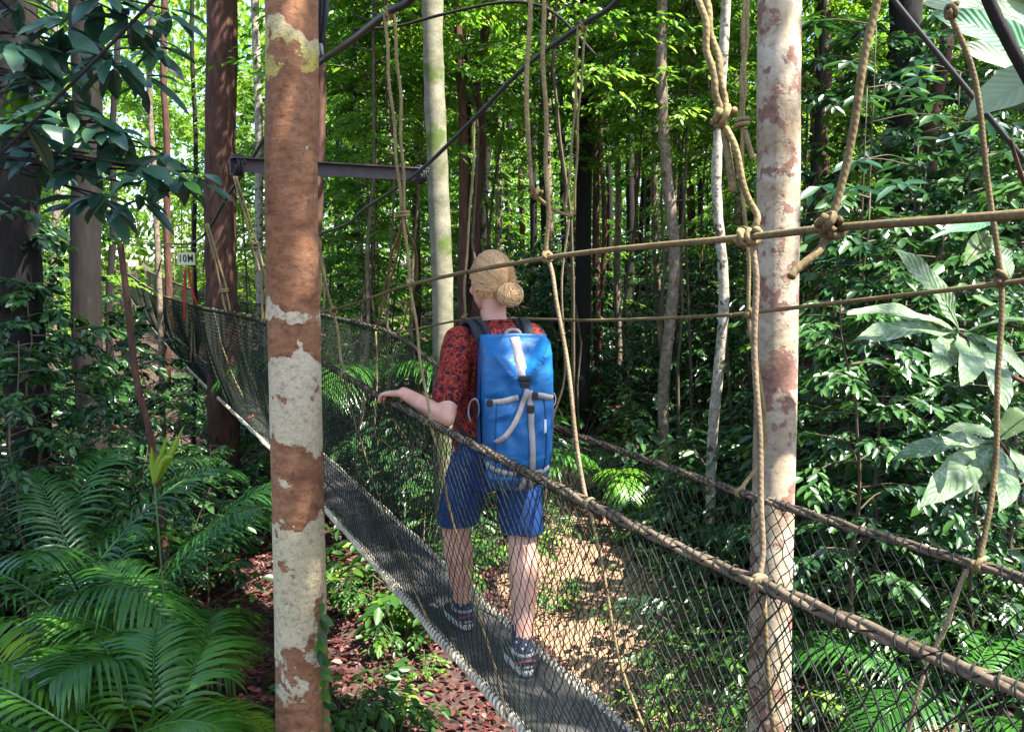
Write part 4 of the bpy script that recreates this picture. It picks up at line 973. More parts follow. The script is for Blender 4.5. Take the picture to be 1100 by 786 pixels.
BL = [((1030, 357), (958, 266), 2.55, .10, (-.3, -.8, .55)), ((1028, 358), (910, 336), 2.65, .115, (0, -.45, .9)), ((1027, 360), (914, 368), 2.5, .11, (0, -.55, .85)),
      ((1020, 362), (1000, 405), 2.45, .105, (0, -.8, .5)), ((1030, 363), (1034, 414), 2.40, .125, (.1, -.9, .4)), ((1040, 362), (1080, 440), 2.45, .125, (.1, -.85, .5)),
      ((1045, 360), (1102, 405), 2.6, .105, (.3, -.7, .6)), ((1040, 356), (1110, 345), 2.6, .11, (.2, -.4, .9)),
      ((1072, 472), (1120, 440), 2.5, .12, (.2, -.5, .8)), ((1068, 474), (955, 496), 2.6, .095, (0, -.45, .9)), ((1064, 478), (988, 545), 2.5, .13, (-.1, -.8, .6)),
      ((1070, 482), (1024, 535), 2.55, .10, (0, -.9, .4)), ((1076, 482), (1072, 550), 2.45, .11, (.1, -.9, .4)), ((1084, 480), (1122, 560), 2.5, .12, (.2, -.8, .5)), ((1076, 470), (1012, 462), 2.8, .09, (-.1, -.4, .9)),
      ((1062, 250), (1035, 285), 3.1, .09, (0, -.8, .6)), ((1085, 300), (1060, 258), 3.0, .08, (0, -.8, .6))]
for k, (a, c, y2, wd, nr) in enumerate(BL):
    mb = MB(); big_leaf(mb, pt(*a, yb) - O, pt(*c, y2) - O, nr, wd * 1.05, .07, 200 + k, tint=R(k).uniform(.2, .9)); mb.build('leaf', LEAF_BIG, e)
mb = MB(); big_leaf(mb, pt(1078, 246, 2.9) - O, pt(1000, 256, 2.7) - O, (0, -.6, .8), .085, .08, 301); mb.build('leaf', LEAF_RIB, e)
e = empty('broad_leaf_plant', gp(1190, 2.6), 0, 'plant with very large pale glossy leaves in the upper right corner', 'plant'); O = np.array(e.location)
mb = MB(); tube(mb, cr([np.zeros(3), pt(1195, 400, 2.5) - O, pt(1160, 130, 2.35) - O]), [.03, .022, .012], 8)
tube(mb, cr([pt(1160, 130, 2.35) - O, pt(1120, 110, 2.3) - O, pt(1075, 118, 2.3) - O]), [.012, .006], 6)
mb.build('stem', STEMGR, e)
for k, (a, c, y1, y2, wd, nr, m_) in enumerate((((1175, 62), (1036, 128), 2.3, 2.2, .17, (-.2, -.75, .65), LEAF_PALE), ((1195, 62), (1064, -6), 2.3, 2.1, .17, (-.2, -.9, .35), LEAF_PALE), ((1135, 75), (1000, 15), 2.6, 2.6, .15, (-.1, -.9, .4), LEAF_RIB),
        ((1150, 105), (1025, 50), 2.9, 2.8, .16, (-.1, -.85, .5), LEAF_PALE), ((1190, 40), (1085, -5), 2.3, 2.1, .19, (-.3, -.7, .6), LEAF_PALE), ((1130, 40), (990, 4), 3.0, 2.8, .17, (0, -.85, .5), LEAF_PALE), ((1120, 120), (1040, 86), 3.1, 3.0, .13, (0, -.3, .9), LEAF_RIB))):
    mb = MB(); big_leaf(mb, pt(*a, y1) - O, pt(*c, y2) - O, nr, wd, .06, 320 + k, 20, 6, .03); mb.build('leaf', m_, e)
cable([pt(1040, -60, 1.55), pt(1062, 0, 1.55), pt(1082, 42, 1.55), pt(1108, 90, 1.55), pt(1150, 170, 1.55)], .0115, 'dark bare branch across the upper right corner', BARK_DK, 'bare_branch', 'branch')
# mid shrubs of broad dark leaves, upper right behind the ropes
rs = R(91)
for k, (px, py, y, sc) in enumerate(((930, 130, 6.4, .5), (985, 180, 6.2, .5), (1040, 210, 6.0, .5), (900, 250, 6.2, .45), (955, 300, 5.6, .45), (905, 400, 5.6, .4), (940, 60, 7, .5), (1030, 110, 7, .5))):
    c = pt(px, py, y); g0 = float(gz(c[0], c[1])); e = empty('broadleaf_sapling', (c[0] + .1, c[1] + .2, g0), 0, 'tall broad leaved sapling with dark leaf whorls on the right bank', 'sapling', 'broad leaved saplings on the right bank')
    O = np.array(e.location); mb = MB(); lv = Leaves(); H = c[2] - g0
    S = cr([np.zeros(3), np.array([-.05, -.1, H * .5]), c - O + [0, 0, .25]], 8); tube(mb, S, [.016, .011, .005], 6)
    for j in range(11):
        a = S[-1 - int(j * .9)]; az = rs.uniform(0, 6.28); d = unit([math.cos(az), math.sin(az), .2]); L = rs.uniform(.25, .6)
        q = cr([a, a + d * L * .6, a + d * L + [0, 0, -.05]], 3); tube(mb, q, [.006, .003], 4)
        for w_ in range(7):
            az2 = w_ * .9 + rs.uniform(-.2, .2); dd = unit([math.cos(az2), math.sin(az2), rs.uniform(-.5, .1)])
            lv.add(q[-1], dd, unit(np.array([0, -.25, 1]) + rs.normal(0, .25, 3)), rs.uniform(.14, .27), rs.uniform(.06, .10), np.clip(rs.normal(.55, .2), 0, 1))
    mb.build('stem', TWIG, e); lv.build('foliage', LEAF_BLUE if k % 2 else LEAF_DK, e)

# creeper on the foot of the red trunk
rs = R(97); c0 = pt(344, 790, 3.62); c0[2] = float(gz(c0[0], c0[1])); e = empty('climbing_vine', tuple(c0), 0, 'small green creeper climbing the right foot of the peeling red trunk', 'vine'); mb = MB(); lv = Leaves()
S = cr([np.zeros(3), pt(347, 740, 3.60) - c0, pt(343, 690, 3.60) - c0, pt(346, 640, 3.61) - c0], 8); tube(mb, S, [.006, .003], 5); mb.build('stem', STEMGR, e)
for k in range(26):
    a = S[int(rs.randint(4, len(S)))]; lv.add(a, unit(np.array([rs.uniform(-.1, 1), rs.uniform(-1, -.1), rs.uniform(-.8, .1)])), unit(np.array([.2, -.6, .7]) + rs.normal(0, .25, 3)), rs.uniform(.05, .10), rs.uniform(.025, .045), float(np.clip(rs.normal(.6, .2), 0, 1)))
lv.build('foliage', LEAF_BG, e)
# ------------------------------------------------------------------ overhanging leaves upper left
e = empty('overhanging_tree', gp(-160, 3.4), 0, 'tree leaning in at the upper left with whorls of dark blue green leaves', 'tree'); O = np.array(e.location)
mb = MB(); rs = R(95)
tube(mb, cr([np.zeros(3), pt(-165, 300, 3.4) - O, pt(-120, 60, 3.3) - O, pt(-60, -120, 3.2) - O]), [.05, .04, .02], 10, rough=.04)
WH = [(150, 178, 2.95, 10, 46), (110, 125, 3.05, 10, 46), (45, 85, 3.1, 9, 46), (25, 120, 2.9, 8, 52), (70, 20, 3.1, 10, 50), (140, 20, 3.3, 9, 48), (195, 185, 3.1, 8, 40), (155, 80, 3.4, 8, 40), (95, 165, 3.2, 9, 46), (15, 40, 3.0, 8, 50), (110, 210, 3.3, 8, 42), (150, 200, 3.0, 7, 36), (60, 135, 3.3, 9, 46), (40, 165, 3.2, 8, 46), (215, 185, 3.2, 5, 40), (130, 150, 3.15, 9, 44), (175, 160, 3.3, 8, 42), (75, 105, 3.0, 9, 48), (50, 50, 3.2, 9, 48), (120, 60, 3.1, 9, 46), (10, 80, 3.3, 9, 48), (95, 210, 3.5, 8, 42), (165, 45, 3.5, 8, 42), (85, 70, 3.5, 9, 44), (180, 10, 3.4, 7, 40), (110, -10, 3.2, 8, 50), (20, -5, 3.3, 8, 50)]
base_b = [pt(-120, 60, 3.3) - O, pt(-140, 160, 3.35) - O, pt(-90, -40, 3.25) - O]
LB = MB()
for k, (px, py, y, nl_, ln_) in enumerate(WH):
    c = pt(px, py, y) - O; b_ = base_b[0 if 50 < py < 130 else (1 if py >= 130 else 2)]
    tube(mb, cr([b_, b_ * .5 + c * .5 + [0, 0, .06 + rs.normal(0, .03)], c]), [.011, .006, .004], 5)
    L0 = ln_ / F * y
    for j in range(nl_ + 2):
        az = j * 2 * PI / (nl_ + 2) + rs.uniform(-.3, .3); dd = unit([math.cos(az), math.sin(az), rs.uniform(-1.1, -.1)])
        L = L0 * 1.18 * rs.uniform(.7, 1.2); s0 = c + np.array([0, 0, rs.uniform(-.05, .02)])
        big_leaf(LB, s0 + dd * .02, s0 + dd * L, unit(np.array([0, -.3, 1]) + rs.normal(0, .25, 3)), L * .36, .06, 500 + k * 20 + j, 7, 4, .02, float(np.clip(rs.normal(.5, .2), 0, .85)) if rs.uniform() > .06 else 1.0)
mb.build('branches', BARK_DK, e); LB.build('foliage', LEAF_BLUE, e)
cable([pt(185, -25, 2.5), pt(163, 2, 2.5), pt(95, 72, 2.5), pt(0, 166, 2.5), pt(-60, 225, 2.5)], .0055, 'thin brown vine slanting across the upper left leaves', BARK_DK, 'slanting_vine', 'vine')

# ------------------------------------------------------------------ hiker
HEAD = math.radians(22)
PO = np.array([-0.07, 3.30, deck_z(0) + .0])
FW = np.array([-math.sin(HEAD), math.cos(HEAD), 0]); RT = np.array([math.cos(HEAD), math.sin(HEAD), 0])
def loc(wp):
    d = np.asarray(wp, float) - PO
    return np.array([d @ RT, d @ FW, d[2]])
def capsule(mb, a, b_, ra, rb, nu=14):
    a = np.asarray(a, float); b_ = np.asarray(b_, float); ax = unit(b_ - a); n1 = unit(np.cross(ax, [.2, .93, .31])); n2 = np.cross(ax, n1)
    prof = [(-ra * math.cos(t), ra * math.sin(t)) for t in np.linspace(.12, PI / 2, 5)]
    L = np.linalg.norm(b_ - a)
    prof += [(L + rb * math.sin(t), rb * math.cos(t)) for t in np.linspace(0, PI / 2 - .12, 5)]
    V = []; f = []
    for h, r in prof:
        for j in range(nu):
            t = 2 * PI * j / nu; V.append(a + ax * h + r * (math.cos(t) * n1 + math.sin(t) * n2))
    for i in range(len(prof) - 1):
        for j in range(nu): f.append((i * nu + j, i * nu + (j + 1) % nu, (i + 1) * nu + (j + 1) % nu, (i + 1) * nu + j))
    f.append(tuple(range(nu - 1, -1, -1))); f.append(tuple((len(prof) - 1) * nu + j for j in range(nu)))
    mb.add(V, f)
def chain(mb, pts, rs_):
    for i in range(len(pts) - 1): capsule(mb, pts[i], pts[i + 1], rs_[i], rs_[i + 1])
def loft(mb, rings, nu=28, p=2.4):
    """closed body from (z, cx, cy, rx, ry) rings, slightly squared ellipses"""
    Rr = np.array(rings, float); zt = np.linspace(0, 1, len(Rr)); k = len(Rr) * 4
    Q = np.stack([np.interp(np.linspace(0, 1, k), zt, Rr[:, i]) for i in range(5)], 1)
    V = []; f = []
    for z, cx, cy, rx, ry in Q:
        for j in range(nu):
            t = 2 * PI * j / nu; c, s_ = math.cos(t), math.sin(t)
            V.append((cx + rx * math.copysign(abs(c) ** (2 / p), c), cy + ry * math.copysign(abs(s_) ** (2 / p), s_), z))
    for i in range(k - 1):
        for j in range(nu): f.append((i * nu + j, i * nu + (j + 1) % nu, (i + 1) * nu + (j + 1) % nu, (i + 1) * nu + j))
    f.append(tuple(range(nu - 1, -1, -1))); f.append(tuple((k - 1) * nu + j for j in range(nu)))
    mb.add(V, f)
def weld(mb, name, m, voxel, smooth_it=6, disp=None, parent=None):
    """union of overlapping closed pieces as one continuous skin"""
    o = mb.build('tmp', m); r = o.modifiers.new('r', 'REMESH'); r.mode = 'VOXEL'; r.voxel_size = voxel
    sm = o.modifiers.new('s', 'SMOOTH'); sm.iterations = smooth_it; sm.factor = .5
    dg = bpy.context.evaluated_depsgraph_get(); me = bpy.data.meshes.new_from_object(o.evaluated_get(dg)); bpy.data.objects.remove(o)
    me.name = name
    if disp:
        n = len(me.vertices); co = np.empty(n * 3, np.float32); me.vertices.foreach_get('co', co); co = co.reshape(-1, 3)
        no = np.empty(n * 3, np.float32); me.vertices.foreach_get('normal', no); no = no.reshape(-1, 3)
        d = np.array([disp(Vector(c)) for c in co]); co = co + no * d[:, None]; me.vertices.foreach_set('co', co.astype(np.float32).ravel())
    me.polygons.foreach_set('use_smooth', np.ones(len(me.polygons), bool)); me.update()
    me.materials.clear(); me.materials.append(m)
    o = bpy.data.objects.new(name, me); return link(o, parent)
# skin
m, nt, b, nd, ln = mat('skin')
tc = nd('ShaderNodeTexCoord'); no = nd('ShaderNodeTexNoise', i_Scale=16, i_Detail=6); ln(tc.outputs['Object'], no.inputs['Vector'])
r1 = ramp(nt, [(.25, (.42, .19, .135)), (.5, (.52, .27, .195)), (.75, (.58, .33, .25))]); ln(no.outputs['Fac'], r1.inputs['Fac']); ln(r1.outputs['Color'], b.inputs['Base Color'])
b.inputs['Roughness'].default_value = .5; b.inputs['Subsurface Weight'].default_value = .12; b.inputs['Subsurface Radius'].default_value = (.02, .008, .004); b.inputs['Specular IOR Level'].default_value = .35
SKIN = m
footR = loc([.035, 3.11, deck_z(-.2)]); footL = loc([-.235, 3.50, deck_z(.28)])
anR = footR + [0, -.02, .095]; anL = footL + [0, -.03, .095]
knR = np.array([.105, footR[1] * .35 + .03, .475]); knL = np.array([-.125, footL[1] * .55 + .03, .480])
hpR = np.array([.088, 0, .86]); hpL = np.array([-.088, 0, .86])
body = MB()
loft(body, [(.79, 0, 0, .10, .085), (.83, 0, -.005, .158, .118), (.90, 0, -.008, .170, .122), (.98, 0, 0, .150, .108), (1.07, 0, 0, .128, .095), (1.16, 0, 0, .138, .100), (1.25, 0, .0, .152, .102), (1.31, 0, -.005, .150, .088), (1.355, 0, -.008, .115, .066), (1.385, 0, -.005, .065, .055)])
for hp, kn, an, ft in ((hpR, knR, anR, footR), (hpL, knL, anL, footL)):
    mid = hp + (kn - hp) * .5; calf = kn + (an - kn) * .30 + [0, -.018, 0]; low = kn + (an - kn) * .68 + [0, -.006, 0]
    chain(body, [hp, mid, kn + [0, 0, .03], kn, calf, low, an], [.096, .082, .067, .063, .066, .049, .040])
    capsule(body, an + [0, -.02, -.055], an + [0, .13, -.068], .030, .026)
# arms
shL = np.array([-.158, -.01, 1.325]); shR = np.array([.158, -.01, 1.325])
q = C0 + DV * -.17 + NV * .265; elL = loc([q[0], q[1], 1.035 + PO[2]])
wr_w = railn(-.02) + np.array([-NV[0], -NV[1], 0]) * .022 + [0, 0, .050]; wrL = loc(wr_w)
chain(body, [shL, shL + (elL - shL) * .5, elL], [.050, .045, .038]); chain(body, [elL, elL + (wrL - elL) * .35, wrL], [.038, .037, .0245])
elR = np.array([.215, .06, 1.06]); wrR = np.array([.075, .235, 1.13])
chain(body, [shR, shR + (elR - shR) * .5, elR], [.050, .045, .038]); chain(body, [elR, elR + (wrR - elR) * .35, wrR], [.038, .037, .0245])
def hand(mb, w_, fw, dn, th, curl, spread=.10):
    """five fingers: fw along the hand, dn out of the palm, th towards the thumb"""
    fw = unit(fw); th = unit(th - fw * (th @ fw)); dn = unit(np.cross(fw, th)) * (1 if np.dot(np.cross(fw, th), dn) > 0 else -1)
    kn_ = [w_ + fw * l + th * s_ for l, s_ in ((.083, .030), (.087, .010), (.083, -.010), (.075, -.028))]
    for k in kn_: capsule(mb, w_ + fw * .008 + (k - w_ - fw * .083) * .6, k, .0155, .0115, 10)
    for k, L, a0 in zip(kn_, (.072, .080, .075, .058), (0, 1, 2, 3)):
        p = k; ang = .12; sp_ = (1.5 - a0) * spread
        for sgm, (fr, r0, r1_) in enumerate(((.45, .0098, .0088), (.30, .0088, .008), (.25, .008, .0068))):
            d = unit(fw * math.cos(ang) + dn * math.sin(ang) + th * sp_ * math.cos(ang)); p2 = p + d * L * fr; capsule(mb, p, p2, r0, r1_, 10); p = p2; ang += curl
    a = w_ + fw * .022 + th * .020; d1 = unit(fw * .65 + th * .75 + dn * .25); p1 = a + d1 * .042; p2 = p1 + unit(fw * .85 + th * .25 + dn * .45) * .032; p3 = p2 + unit(fw * .9 - th * .05 + dn * .5) * .024
    capsule(mb, a, p1, .0155, .0115, 10); capsule(mb, p1, p2, .0112, .0095, 10); capsule(mb, p2, p3, .0095, .0075, 10)
rail_dir = loc(railn(.18)) - loc(railn(-.02))
left_l = np.array([NV @ RT[:2], NV @ FW[:2], 0])
hand(body, wrL, unit(rail_dir) * .92 + left_l * .30 + np.array([0, 0, -.14]), np.array([0, 0, -1.]), -left_l, .55)
hand(body, wrR, np.array([-.55, .45, .45]), np.array([-.4, -.8, 0]), np.array([-.3, -.2, .9]), .75)
# neck and head, turned to the left and a little down
hc = np.array([-.010, .026, 1.556]); turn = math.radians(14)
HM = np.array(Matrix.Rotation(turn, 3, 'Z') @ Matrix.Rotation(math.radians(-6), 3, 'X'))
def hl(p): return hc + HM @ np.asarray(p, float)
chain(body, [np.array([0, -.012, 1.33]), np.array([-.004, .0, 1.42]), hl((0, -.02, -.05))], [.062, .050, .052])
sphere(body, hc, (.074, .094, .108), HM, 24, 18)
sphere(body, hl((0, .030, -.055)), (.056, .062, .062), HM, 18, 12)          # jaw
sphere(body, hl((0, .075, -.092)), (.022, .018, .018), HM, 10, 8)           # chin
capsule(body, hl((0, .090, .010)), hl((0, .108, -.028)), .009, .013, 10)    # nose
for sx in (-1, 1):
    capsule(body, hl((sx * .012, .083, .026)), hl((sx * .045, .072, .024)), .011, .010, 10)   # brows
    sphere(body, hl((sx * .040, .066, -.030)), (.022, .018, .020), HM, 10, 8)                 # cheeks
    sphere(body, hl((sx * .077, -.006, -.014)), (.009, .020, .032), HM, 10, 8)                # ears
capsule(body, hl((-.018, .088, -.056)), hl((.018, .088, -.056)), .0075, .0075, 8)             # lips
capsule(body, hl((-.014, .086, -.068)), hl((.014, .086, -.068)), .008, .008, 8)
person = weld(body, 'person', SKIN, .0046, 4); person.location = PO; person.rotation_euler = (0, 0, HEAD)
tag(person, 'hiker seen from behind in patterned shirt and blue shorts, one hand on the rope', 'person')
EYE = simple('eye_white', (.7, .68, .66), .25, 10, .03); 
for sx in (-1, 1):
    mb = MB(); sphere(mb, hl((sx * .030, .078, .006)), .0125, None, 12, 8); mb.build('eye', EYE, person)
    mb = MB(); sphere(mb, hl((sx * .030, .0885, .006)), (.0055, .0035, .0055), HM, 10, 6); mb.build('iris', simple('iris', (.05, .09, .12), .2), person)
# hair: cap of combed strands gathered into a low bun
m, nt, b, nd, ln = mat('blonde_hair')
at = nd('ShaderNodeAttribute', attribute_name='tint'); r1 = ramp(nt, [(0, (.24, .11, .038)), (.5, (.52, .30, .13)), (1, (.70, .48, .25))]); ln(at.outputs['Fac'], r1.inputs['Fac']); ln(r1.outputs['Color'], b.inputs['Base Color'])
b.inputs['Roughness'].default_value = .42; b.inputs['Specular IOR Level'].default_value = .5
HAIR = m
bun_c = hl((.004, -.120, -.066)) + np.array([.004, -.004, 0])
hm = MB(); sphere(hm, hl((0, -.014, .012)), (.0840, .095, .1095), HM, 28, 20)
cap = hm
rs = R(7)
def on_head(u, v, lift=1.0):
    d = np.array([math.sin(u) * math.cos(v), math.sin(u) * math.sin(v), math.cos(u)])
    return hl(np.array([0, -.014, .012]) + d * np.array([.0850, .0965, .111]) * lift)
bl = np.linalg.inv(HM) @ (bun_c - hl((0, -.014, .012))); bd = unit(bl / np.array([.0850, .0965, .111]))
for i in range(1300):
    # start along the hairline at front and sides, or on the crown
    v = rs.uniform(0, 2 * PI); u = rs.uniform(.05, 1.35) if math.sin(v) > .2 else rs.uniform(.1, 1.95)
    d0 = np.array([math.sin(u) * math.cos(v), math.sin(u) * math.sin(v), math.cos(u)])
    k = 10; lift = 1.0 + rs.uniform(0, .045); pts_ = []
    for t in np.linspace(0, 1, k):
        d = unit(d0 * (1 - t) + bd * t + np.array([0, -.25, .1]) * math.sin(PI * t) * .5)
        pts_.append(hl(np.array([0, -.014, .012]) + d * np.array([.0850, .0965, .111]) * (lift + .02 * math.sin(PI * t))))
    tube(cap, pts_, [.0008, .0018, .0018, .0014], 4, cap=False, tint=float(np.clip(rs.normal(.5, .2), 0, 1)))
for i in range(160):     # loose nape and flyaway hairs
    a = on_head(rs.uniform(1.2, 2.1), rs.uniform(3.3, 6.1), 1.01); pts_ = [a, a + HM @ (rs.normal(0, .007, 3) + [0, -.010, -.014]), a + HM @ (rs.normal(0, .012, 3) + [0, -.012, -.030])]
    tube(cap, cr(pts_, 4), [.0009, .0003], 3, cap=False, tint=.8)
cap.build('hair', HAIR, person)
mb = MB(); sphere(mb, bun_c, (.046, .034, .040), HM, 16, 12)
for i in range(150):
    ax_ = unit(np.array([rs.normal(.1, .55), -1, rs.normal(.15, .55)])); e1 = unit(np.cross(ax_, [.3, .1, .9])); e2 = np.cross(ax_, e1)
    lat = rs.uniform(.02, 1.2); ph = rs.uniform(0, 2 * PI); w_ = rs.uniform(.6, 1.3) * PI; pts_ = []
    lf = 1.0 + rs.uniform(0, .16)
    for t in np.linspace(0, 1, 12):
        a = ph + w_ * t; d = ax_ * math.sin(lat) + (e1 * math.cos(a) + e2 * math.sin(a)) * math.cos(lat)
        pts_.append(bun_c + HM @ (d * np.array([.050, .037, .042]) * lf))
    tube(mb, pts_, [.0010, .0026, .0012], 4, cap=False, tint=float(np.clip(rs.normal(.58, .2), 0, 1)))
for i in range(60):
    a = bun_c + HM @ rs.normal(0, .022, 3); tube(mb, cr([a, a + HM @ (rs.normal(0, .02, 3) + [.012, -.01, -.012])], 4), [.0009, .0003], 3, cap=False, tint=.8)
mb.build('hair_bun', HAIR, person)
# shirt
m, nt, b, nd, ln = mat('patterned_fabric')
tc = nd('ShaderNodeTexCoord'); n1 = nd('ShaderNodeTexNoise', i_Scale=46, i_Detail=4, i_Distortion=.4); ln(tc.outputs['Object'], n1.inputs['Vector'])
r1 = ramp(nt, [(.38, (.010, .009, .020)), (.44, (.13, .010, .012)), (.50, (.20, .013, .012)), (.54, (.34, .075, .018)), (.565, (.20, .018, .014)), (.60, (.04, .007, .012)), (.66, (.012, .010, .030))]); ln(n1.outputs['Fac'], r1.inputs['Fac'])
ln(r1.outputs['Color'], b.inputs['Base Color']); b.inputs['Roughness'].default_value = .85; b.inputs['Specular IOR Level'].default_value = .2
SHIRT = m
def folds(sc, amp, st=(1, 1, 1)):
    def f(c): 
        p = Vector((c.x * st[0], c.y * st[1], c.z * st[2])) * sc
        return amp * (mnoise.noise(p) + .5 * mnoise.noise(p * 2.1))
    return f
mb = MB()
loft(mb, [(.86, 0, 0, .182, .138), (.93, 0, 0, .180, .136), (1.02, 0, 0, .166, .124), (1.10, 0, 0, .158, .117), (1.20, 0, 0, .162, .117), (1.27, 0, -.003, .170, .113), (1.325, 0, -.008, .158, .094), (1.36, 0, -.012, .112, .074), (1.388, 0, -.010, .068, .062)])
for sh, el in ((shL, elL), (shR, elR)):
    cuff = sh + (el - sh) * .74
    chain(mb, [sh + [0, 0, -.006], sh + (cuff - sh) * .5, cuff], [.063, .066, .062])
weld(mb, 'shirt', SHIRT, .006, 5, folds(11, .010, (1, 1, .55)), person)
mb = MB(); tube(mb, [np.array([.066 * math.cos(a), -.010 + .060 * math.sin(a), 1.388 - .010 * math.sin(a)]) for a in np.linspace(0, 2 * PI, 30)], .0055, 6); mb.build('collar', SHIRT, person)
# shorts
SHORT = simple('navy_shorts', (.006, .034, .135), .8, 30, .3, .2, .25)
mb = MB()
loft(mb, [(.70, 0, 0, .125, .105), (.83, 0, -.005, .178, .138), (.90, 0, -.008, .182, .138), (.955, 0, -.002, .166, .124), (.99, 0, 0, .156, .118)])
for hp, kn, sx in ((hpR, knR, 1), (hpL, knL, -1)):
    he = hp + (kn - hp) * .93; he = he + [sx * .004, 0, 0]
    n1, k, nu = None, 14, 24; V = []; f = []
    top_ = hp + [0, -.004, .0]
    for i in range(k):
        t = i / (k - 1); c = top_ + (he - top_) * t; r_ = .108 - .012 * t
        for j in range(nu): a = 2 * PI * j / nu; V.append(c + [r_ * .96 * math.cos(a), r_ * 1.02 * math.sin(a), 0])
    for i in range(k - 1):
        for j in range(nu): f.append((i * nu + j, (i + 1) * nu + j, (i + 1) * nu + (j + 1) % nu, i * nu + (j + 1) % nu))
    f.append(tuple(range(nu))); f.append(tuple((k - 1) * nu + j for j in range(nu - 1, -1, -1))); mb.add(V, f)
weld(mb, 'shorts', SHORT, .006, 4, folds(9, .011, (1, 1, .45)), person)
# socks, shoes
m, nt, b, nd, ln = mat('patterned_sock')
tc = nd('ShaderNodeTexCoord'); n1 = nd('ShaderNodeTexVoronoi', i_Scale=55); ln(tc.outputs['Object'], n1.inputs['Vector'])
r1 = ramp(nt, [(.16, (.40, .43, .52)), (.30, (.02, .022, .045))]); ln(n1.outputs['Distance'], r1.inputs['Fac']); ln(r1.outputs['Color'], b.inputs['Base Color']); b.inputs['Roughness'].default_value = .9
SOCK = m
UPPER = simple('shoe_upper', (.030, .030, .034), .75, 40, .5, .3); SOLE = simple('shoe_sole', (.42, .39, .36), .7, 30, .2); PINK = simple('shoe_trim', (.22, .05, .08), .7, 20, .2); GREYP = simple('shoe_panel', (.22, .21, .22), .7, 40, .3)
for an, ft, kn, tw in ((anR, footR, knR, -.05), (anL, footL, knL, .06)):
    mb = MB(); ax = unit(kn - an); k = 9
    pts_ = [an + ax * t for t in np.linspace(-.03, .085, k)]
    tube(mb, pts_, [.045, .043, .0425, .043, .0445, .046], 18); mb.build('sock', SOCK, person)
    Rm = np.array(Matrix.Rotation(tw, 3, 'Z')); O = np.array([an[0], an[1], ft[2]])
    def sh(p): return O + Rm @ np.asarray(p, float)
    st = [(-.072, .026, .060), (-.055, .036, .078), (-.02, .040, .086), (.03, .040, .078), (.075, .043, .062), (.12, .044, .050), (.155, .036, .042), (.178, .020, .034)]
    so = MB(); V = []; f = []; nu = 16
    for y_, hw, hh in st:
        for j in range(nu):
            a = 2 * PI * j / nu; c, s_ = math.cos(a), math.sin(a)
            V.append(sh((hw * math.copysign(abs(c) ** .7, c), y_, .026 + (hh - .026) * .5 + (hh - .010) * .5 * math.copysign(abs(s_) ** .8, s_))))
    for i in range(len(st) - 1):
        for j in range(nu): f.append((i * nu + j, i * nu + (j + 1) % nu, (i + 1) * nu + (j + 1) % nu, (i + 1) * nu + j))
    f.append(tuple(range(nu - 1, -1, -1))); f.append(tuple((len(st) - 1) * nu + j for j in range(nu)))
    so.add(V, f); shoe = so.build('shoe', UPPER, person); ss = shoe.modifiers.new('s', 'SUBSURF'); ss.levels = 1; ss.render_levels = 1
    so = MB(); V = []; f = []; nn = 28; lv_ = [(0, .96), (.006, 1.0), (.020, 1.03), (.027, 1.0)]
    for z_, sc in lv_:
        for j in range(nn):
            a = 2 * PI * j / nn; y_ = .054 + .132 * math.sin(a); hw = np.interp(y_, [-.08, -.05, 0, .06, .11, .16, .19], [.022, .038, .039, .042, .047, .037, .012]); 
            V.append(sh((hw * sc * math.copysign(abs(math.cos(a)) ** .55, math.cos(a)), .054 + (y_ - .054) * sc, z_ + .002)))
    for i in range(len(lv_) - 1):
        for j in range(nn): f.append((i * nn + j, i * nn + (j + 1) % nn, (i + 1) * nn + (j + 1) % nn, (i + 1) * nn + j))
    f.append(tuple(range(nn - 1, -1, -1))); f.append(tuple((len(lv_) - 1) * nn + j for j in range(nn)))
    so.add(V, f); so.build('sole', SOLE, shoe)
    so = MB(); tube(so, [sh((.046 * math.cos(a), -.010 + .050 * math.sin(a), .088 + .006 * math.sin(a))) for a in np.linspace(0, 2 * PI, 24)], .008, 6); so.build('shoe_collar', GREYP, shoe)
    so = MB(); ribbon(so, cr([sh((-.040, -.035, .045)), sh((-.030, -.066, .062)), sh((0, -.078, .070)), sh((.030, -.066, .062)), sh((.040, -.035, .045))]), [0, 0, 1], .008, .006); so.build('heel_trim', PINK, shoe)
    so = MB(); ribbon(so, cr([sh((-.036, -.052, .036)), sh((0, -.076, .042)), sh((.036, -.052, .036))]), [0, 0, 1], .012, .005); so.build('heel_band', GREYP, shoe)

# ------------------------------------------------------------------ backpack
pk = empty('backpack', tuple(PO), 0, 'bright blue roll top backpack with pale grey straps on the hiker\'s back', 'backpack')
PYAW = math.radians(10); 
pc = np.array([.018, -.125, 1.045]); pw = PO + RT * pc[0] + FW * pc[1] + [0, 0, pc[2]]
pk.location = tuple(pw); pk.rotation_euler = (math.radians(3), 0, PYAW)
